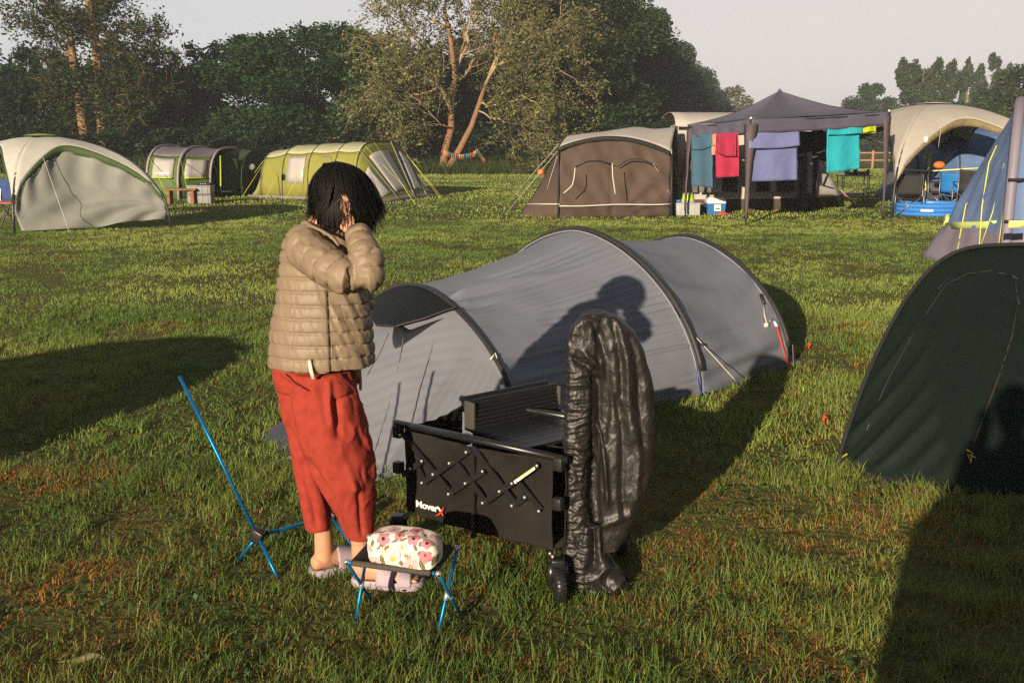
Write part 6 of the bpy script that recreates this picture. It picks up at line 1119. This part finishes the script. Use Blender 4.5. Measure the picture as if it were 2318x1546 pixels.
dsp += crease(652, 960, 765, 1190, 9, -.014)+crease(655, 905, 700, 1040, 12, .010)+crease(750, 900, 800, 1090, 9, -.010)+crease(770, 990, 812, 1110, 9, .014)+crease(738, 860, 762, 960, 7, .012)+crease(700, 870, 760, 1000, 14, .008)+crease(690, 1040, 705, 1190, 8, -.010)+crease(800, 1110, 826, 1210, 6, -.008)
dsp += crease(633, 843, 697, 884, 3.5, -.007)+crease(697, 884, 690, 960, 3, -.004)+crease(745, 850, 752, 905, 5, -.005)+crease(752, 900, 800, 880, 4, -.007)
V2 = V+Nn*dsp[:, None]; tro = link('trousers', setverts(me, V2, org), m_lin, person)
MB().tube([BP(700, 815, -.135), BP(704, 838, -.150), BP(710, 858, -.148)], .0072, 6, flat=.25, up=(0, 1, 0)).build('drawstring', mat('cord_cream', (.62, .55, .42), rough=.8, var=.05), tro)
MB().tube(list(np.array([BP(x, y, dy) for x, y, dy in ((634, 845, -.105), (655, 864, -.125), (680, 877, -.14), (697, 884, -.145))])), .0028, 5).build('pocket_seam', m_lin, tro)
# -- jacket
m_jk = mat('quilted_nylon', (.215, .16, .105), rough=.55, var=.05, vscale=5, spec=.42, bump=.004, bscale=70, stretch=(1, 1, .55))
jr = [(500, 727, 40, .05), (515, 724, 60, .07), (532, 722, 74, .088), (555, 722, 83, .10), (590, 726, 91, .115), (620, 729, 97, .125), (680, 732, 106, .14), (740, 733, 116, .15), (790, 731, 121, .155), (826, 730, 122, .155)]
jp = [limb([BP(c, y, .02) for y, c, w_, d in jr], [(w_*PXM, d) for y, c, w_, d in jr], side=(1, 0, 0), n=40, axes=[A(0, 0, 1)]*len(jr), dome=False)]
sr = [BP(688, 560, -.07), BP(735, 600, -.165), BP(795, 634, -.22), BP(838, 630, -.22)]; sf = [BP(836, 632, -.22), BP(830, 585, -.19), BP(810, 530, -.09)]
jp.append(limb(sr, [.072, .070, .060, .050], n=24)); jp.append(limb(sf, [.050, .056, .042], n=24)); jp.append(limb([BP(790, 560, .12), BP(818, 690, .12), BP(806, 800, .09)], [.062, .052, .042]))
me, V, Nn = melt(jp, .0042, 5, .5)
s1, e1, t1 = seglen(V, sr); s2, e2, t2 = seglen(V, sf); Ls = .235; cx_, cy_ = BP(731, 700, .02)[:2]; phi = np.degrees(np.arctan2(V[:, 1]-cy_, V[:, 0]-cx_))
isarm = (np.minimum(e1, e2) < .078) & (pr_ := proj(V))[:, 0].__gt__(0) & (V[:, 1] < BP(722, 560, 0)[1]+.02); isfore = isarm & (e2 < e1+.004)
hem = BP(730, 824, -.14)[2]; pitch = .0465; wav = .006*(fbm(V*A(7, 7, .5), 2)-.5)
st_ = (V[:, 2]-hem+.010*np.sin(np.radians(phi))+wav)/pitch; 
sa = (s1+.02)/.056+(fbm(V*12, 2)-.5)*.5; sb = (s2+.012)/.044+(fbm(V*12, 2)-.5)*.5
ph = np.where(isfore, sb, np.where(isarm, sa, st_)); puff = np.abs(np.sin(np.pi*ph))**.42; amp = np.where(isarm, .0055, .0062)
dsp = (puff-.6)*amp
# gathers that run away from every seam
circ = np.where(isarm, 0, np.radians(phi)*.17); gat = vnoise(np.stack([circ*62+V[:, 2]*22, np.floor(ph)*3.1+0*circ, ph*.0+1], 1)); garm = vnoise(V*A(46, 46, 46)+np.floor(ph)[:, None]*4)
fr = sm(-74, -66, phi)*sm(20, -5, phi)*(~isarm); dsp += np.where(isarm, (garm-.5)*.010, (gat-.5)*(.0075+.008*fr))*(1.25-.9*puff)+(cells(np.stack([circ*34+V[:, 2]*16, ph*.55, circ*0], 1)+np.where(isarm, 1, 0)[:, None]*V*26)-.5)*.0045-.0042*np.exp(-((np.abs(ph-np.round(ph))*pitch)/.0028)**2)
dsp += fr*(fbm(V*A(34, 34, 16)+V[:, [2]]*20, 2)-.5)*.008
dsp += np.where(isarm, 0, -.013*np.exp(-((phi+71)/2.0)**2)-.010*sm(-70, -68, phi)*sm(60, 0, phi)-.004*np.exp(-((phi+121)/1.1)**2))*sm(0, 1, (BP(731, 640, 0)[2]-V[:, 2])*40)
dsp += (fbm(V*5, 2)-.5)*.012
V2 = V+Nn*dsp[:, None]; jk = link('jacket', setverts(me, V2, org), m_jk, person)
q = np.array([BP(690, 500, -.06), BP(706, 512, -.10), BP(730, 523, -.12), BP(752, 536, -.12), BP(768, 556, -.13)]); MB().tube(list(resamp(q, 14)), .008, 8, flat=.6).build('collar', m_jk, jk)
# -- hair: a fitted cap and many strands
m_hair = mat('hair_black', (.006, .005, .0045), rough=.6, var=0, spec=.16); r = np.random.default_rng(3)
HC = BP(777, 450, .0); RX, RY, RZ = .107, .104, .116
capm, V, Nn = melt([limb([BP(738, 440, .01), BP(760, 428, .01), BP(795, 436, 0), BP(815, 470, .0)], [.070, .092, .088, .066]), limb([BP(728, 470, .02), BP(738, 430, .01)], [.045, .06]), limb([BP(830, 440, 0), BP(836, 480, 0), BP(832, 510, 0)], [.035, .034, .02])], .008, 6)
V = V+Nn*((fbm(V*A(40, 40, 9), 2)-.5)*.012)[:, None]
kk = ~((proj(V)[:, 0] > 768) & (proj(V)[:, 0] < 803) & (proj(V)[:, 1] > 470) & (V[:, 1] < HC[1])); 
V[~kk] = V[~kk]+A(0, .07, 0); cap = link('hair', setverts(capm, V, org), m_hair, person)
SV, SF = [], []; crown = A(-.02, .01, 1.0)
def strand(a, L_, wob, wd, lift, ac=None):
    P = []; flick = wob*.006; ac = a if ac is None else ac; back = max(0, -math.cos(a))
    for k, tt in enumerate(np.linspace(0, 1, 13)):
        pol = .10+tt*L_; a1 = a+(ac-a)*tt*1.0; ca, sa_ = math.cos(a1), math.sin(a1)
        if pol < 1.5: rr, zz = math.sin(pol), math.cos(pol)
        else: rr, zz = 1.0+.03*(pol-1.5), math.cos(1.5)-(pol-1.5)*1.02
        rr *= 1+lift*.5+.02*math.sin(pol*3+a*7)
        x, y, z = RX*rr*ca-.022*(1-tt)*math.cos(0), RY*rr*sa_, RZ*(zz+lift*.4); aa = wob*math.sin(tt*5+a*9)*.005
        P.append(HC+A(x+aa*-sa_+.02*tt, y+aa*ca, z)+A(1, .2, 0)*flick*tt**3+A(-1, 0, .15)*back*.020*tt**4)
    return P
def addstr(P, wd):
    P = np.array(P); n_ = len(P); t_ = np.gradient(P, axis=0); o_ = P-HC; s_ = np.cross(t_, o_); s_ /= np.linalg.norm(s_, axis=1, keepdims=True)+1e-9
    w_ = wd*np.minimum(1, np.linspace(3, .05, n_))[:, None]; b0 = len(SV)*0+sum(len(v) for v in SV); SV.append(np.stack([P-s_*w_, P+s_*w_], 1).reshape(-1, 3)); i = b0+np.arange(n_-1)*2; SF.append(np.stack([i, i+1, i+3, i+2], 1))
CL = [(r.random()*2*math.pi, .82+.24*r.random(), r.normal(), r.random()*.11-.02) for _ in range(240)]
for k in range(5200):
    cl = CL[r.integers(0, 240)] if k % 5 else (r.random()*6.283, .9+.15*r.random(), r.normal(), r.random()*.08); a = cl[0]+r.normal()*.045; ad = math.degrees(a) % 360            # 270 faces the camera, 180 is the back of the head (left)
    px_drop = np.interp(ad, [0, 60, 120, 160, 200, 235, 250, 258, 285, 292, 305, 330, 360], [2.30, 2.1, 2.0, 2.05, 2.05, 2.25, 2.25, 1.42, 1.42, 2.30, 2.40, 2.38, 2.30])
    L_ = px_drop*cl[1]*(.93+.07*r.random())
    addstr(strand(a, L_, cl[2]*2, 0, cl[3]*1.5+r.normal()*.03+(.09*r.random() if r.random() < .08 else 0), cl[0]), .0011+.0012*r.random())
for k in range(260):    # ragged tips flicking out at the nape
    y_ = 445+r.random()*62; p0 = BP(735+r.random()*18, y_-40, -.07+.1*r.random()); p2 = BP(690+r.random()*26, y_+6*r.normal(), -.08+.1*r.random()); addstr(bez(p0, lerp(p0, p2, .5)+A(-.004, 0, .012), p2, 8), .0022)
for k in range(150):   # locks falling past the ear and cheek
    x0 = 722+r.random()*42; p0 = BP(x0, 455+r.random()*15, -.105); p2 = BP(x0+r.normal()*6, 505+r.random()*26, -.10+.03*r.random()); addstr(bez(p0, lerp(p0, p2, .5)+A(-.006, -.01, 0), p2, 8), .0020)
for k in range(14):    # thin strands across the gap
    x0 = 772+r.random()*26; p0 = BP(x0-4, 455, -.115); p2 = BP(x0+r.normal()*9, 515+r.random()*16, -.13); addstr(bez(p0, lerp(p0, p2, .5)+A(-.004, -.008, 0), p2, 8), .0010)
for k in range(170):   # the heavy front lock on the right
    x0 = 805+r.random()*50; p0 = BP(x0-8, 440+r.random()*20, -.08+.09*r.random()); p2 = BP(x0-6+r.normal()*9, 520+r.random()*22, -.08+.08*r.random()); addstr(bez(p0, lerp(p0, p2, .5)+A(.008, -.01, 0), p2, 8), .0020)
for k in range(5): p0 = BP(800, 380+k*3, -.03); addstr(bez(p0, BP(845+k*4, 380+k*4, -.05), BP(842+k*3, 408+k*10, -.06), 9), .0008)
V = np.concatenate(SV)-org; me = fastmesh(V, np.concatenate(SF), None, True); link('hair_strands', me, m_hair, cap)
# -- clogs
m_clog = mat('clog_lilac', (.36, .29, .34), rough=.6, var=.08, vscale=20, spec=.35, bump=.001, bscale=90)
def clog(heel, d):
    d = nrm(d); s = A(-d[1], d[0], 0); rows = []; pr_ = [(-.022, .018), (-.012, .030), (.02, .037), (.08, .040), (.14, .047), (.19, .049), (.225, .042), (.245, .022)]
    L_ = [heel+d*x for x, w_ in pr_]; wd = [w_ for x, w_ in pr_]; b = MB(); ols = [p+s*w_ for p, w_ in zip(L_, wd)]+[p-s*w_ for p, w_ in zip(L_[::-1], wd[::-1])]; ols = resamp(np.array(ols+[ols[0]]), 60)[:-1]
    c_ = ols.mean(0); lev = [(0, .94), (.008, 1.0), (.020, 1.02), (.030, 1.0), (.032, .93), (.026, .86)]; b.grid(np.array([c_+(ols-c_)*k+A(0, 0, z) for z, k in lev]), closeu=True); b.poly([c_+(p-c_)*.86+A(0, 0, .026) for p in ols]); sh = b.build('clog', m_clog, person)
    for x0, x1, sk in ((.085, .15, .02), (.15, .20, -.01)):
        Gd = np.array([[heel+d*(lerp(x0, x1, v)+sk*math.cos(a)*.5)+s*math.cos(a)*np.interp(lerp(x0, x1, v), [.08, .14, .2], [.043, .050, .048])+A(0, 0, .022+math.sin(a)*np.interp(lerp(x0, x1, v), [.08, .15, .2, .23], [.078, .055, .036, .03])) for a in np.linspace(-.1, math.pi+.1, 26)] for v in np.linspace(0, 1, 8)]); MB().grid(Gd).build('strap', m_clog, sh, thick=.006)
clog(hl, dL); clog(hr, dR)
# ---------------------------------------------------------------- the photographer behind the camera (casts the shadow at the lower right)
pg = thing('person', 'person taking the photograph, standing behind the camera in dark clothes', 'person', (0, -.42, 0)); c0 = A(.20, -.42, 0)
pp_ = [limb([c0+A(0, 0, .85), c0+A(0, 0, 1.05), c0+A(0, 0, 1.25), c0+A(0, 0, 1.42), c0+A(0, .02, 1.48)], [(.17, .11), (.16, .10), (.19, .12), (.17, .10), (.06, .06)]), limb([c0+A(0, .02, 1.45), c0+A(0, .04, 1.56)], [.055, .05]), limb([c0+A(0, .06, 1.56), c0+A(0, .05, 1.66), c0+A(0, .03, 1.72)], [(.06, .07), (.078, .095), (.06, .07)])]
for s in (-1, 1):
    pp_.append(limb([c0+A(s*.18, 0, 1.40), c0+A(s*.20, .06, 1.18), c0+A(s*.15, .15, 1.28), c0+A(s*.07, .20, 1.50)], [.055, .048, .042, .03])); hb_ = c0+A(s*.07, .20, 1.50); pp_.append(limb([hb_, hb_+A(-s*.01, .02, .05), hb_+A(-s*.02, .03, .08)], [(.02, .03), (.02, .04), (.016, .035)], side=(0, 1, 0)))
    for k in range(4): pp_.append(finger(hb_+A(-s*.02, .005+.016*k, .08), A(-s*.5, 0, .6), .06, .008, (-s*.4, 0, -.3), 0))
    pp_.append(finger(hb_+A(-s*.01, .0, .03), A(-s*.8, -.1, .4), .05, .009, (0, 0, .2), 0))
    pp_.append(limb([c0+A(s*.09, 0, .90), c0+A(s*.11, .01, .50), c0+A(s*.12, -.01, .10)], [.085, .055, .04])); pp_.append(limb([c0+A(s*.12, -.03, .05), c0+A(s*.13, .10, .045), c0+A(s*.14, .20, .03)], [(.035, .04), (.042, .035), (.045, .02)]))
me, V, Nn = melt(pp_, .008, 5); link('body', setverts(me, V, ORG[pg.name]), m_skin, pg)
jp = [limb([c0+A(-.14, 0, .42), c0+A(-.13, 0, .80), c0+A(-.11, 0, 1.05), c0+A(0, 0, 1.25), c0+A(0, 0, 1.42), c0+A(0, .01, 1.47)], [(.38, .20), (.38, .17), (.36, .15), (.28, .15), (.20, .12), (.08, .08)])]+[limb([c0+A(s*.18, 0, 1.39), c0+A(s*.21, .06, 1.18), c0+A(s*.16, .15, 1.27), c0+A(s*.10, .19, 1.44)], [.075, .065, .058, .045]) for s in (-1, 1)]
me, V, Nn = melt(jp, .01, 5); link('jacket', setverts(me, V+Nn*((fbm(V*9, 3)-.5)*.03)[:, None], ORG[pg.name]), m_hood, pg)
me, V, Nn = melt([limb([c0+A(0, 0, .95), c0+A(0, 0, .80)], [(.18, .13), (.19, .13)])]+[limb([c0+A(s*.09, 0, .88), c0+A(s*.11, .01, .50), c0+A(s*.12, -.01, .08)], [.105, .08, .07]) for s in (-1, 1)], .01, 5); link('trousers', setverts(me, V, ORG[pg.name]), m_mud, pg)
me, V, Nn = melt([limb([c0+A(0, .02, 1.60), c0+A(0, .02, 1.70), c0+A(0, .0, 1.74)], [(.085, .09), (.095, .105), (.06, .07)])], .01, 4); V[V[:, 1] > c0[1]+.10] -= A(0, .02, 0); link('hair', setverts(me, V, ORG[pg.name]), m_hair, pg)
print('objects', len(bpy.data.objects))
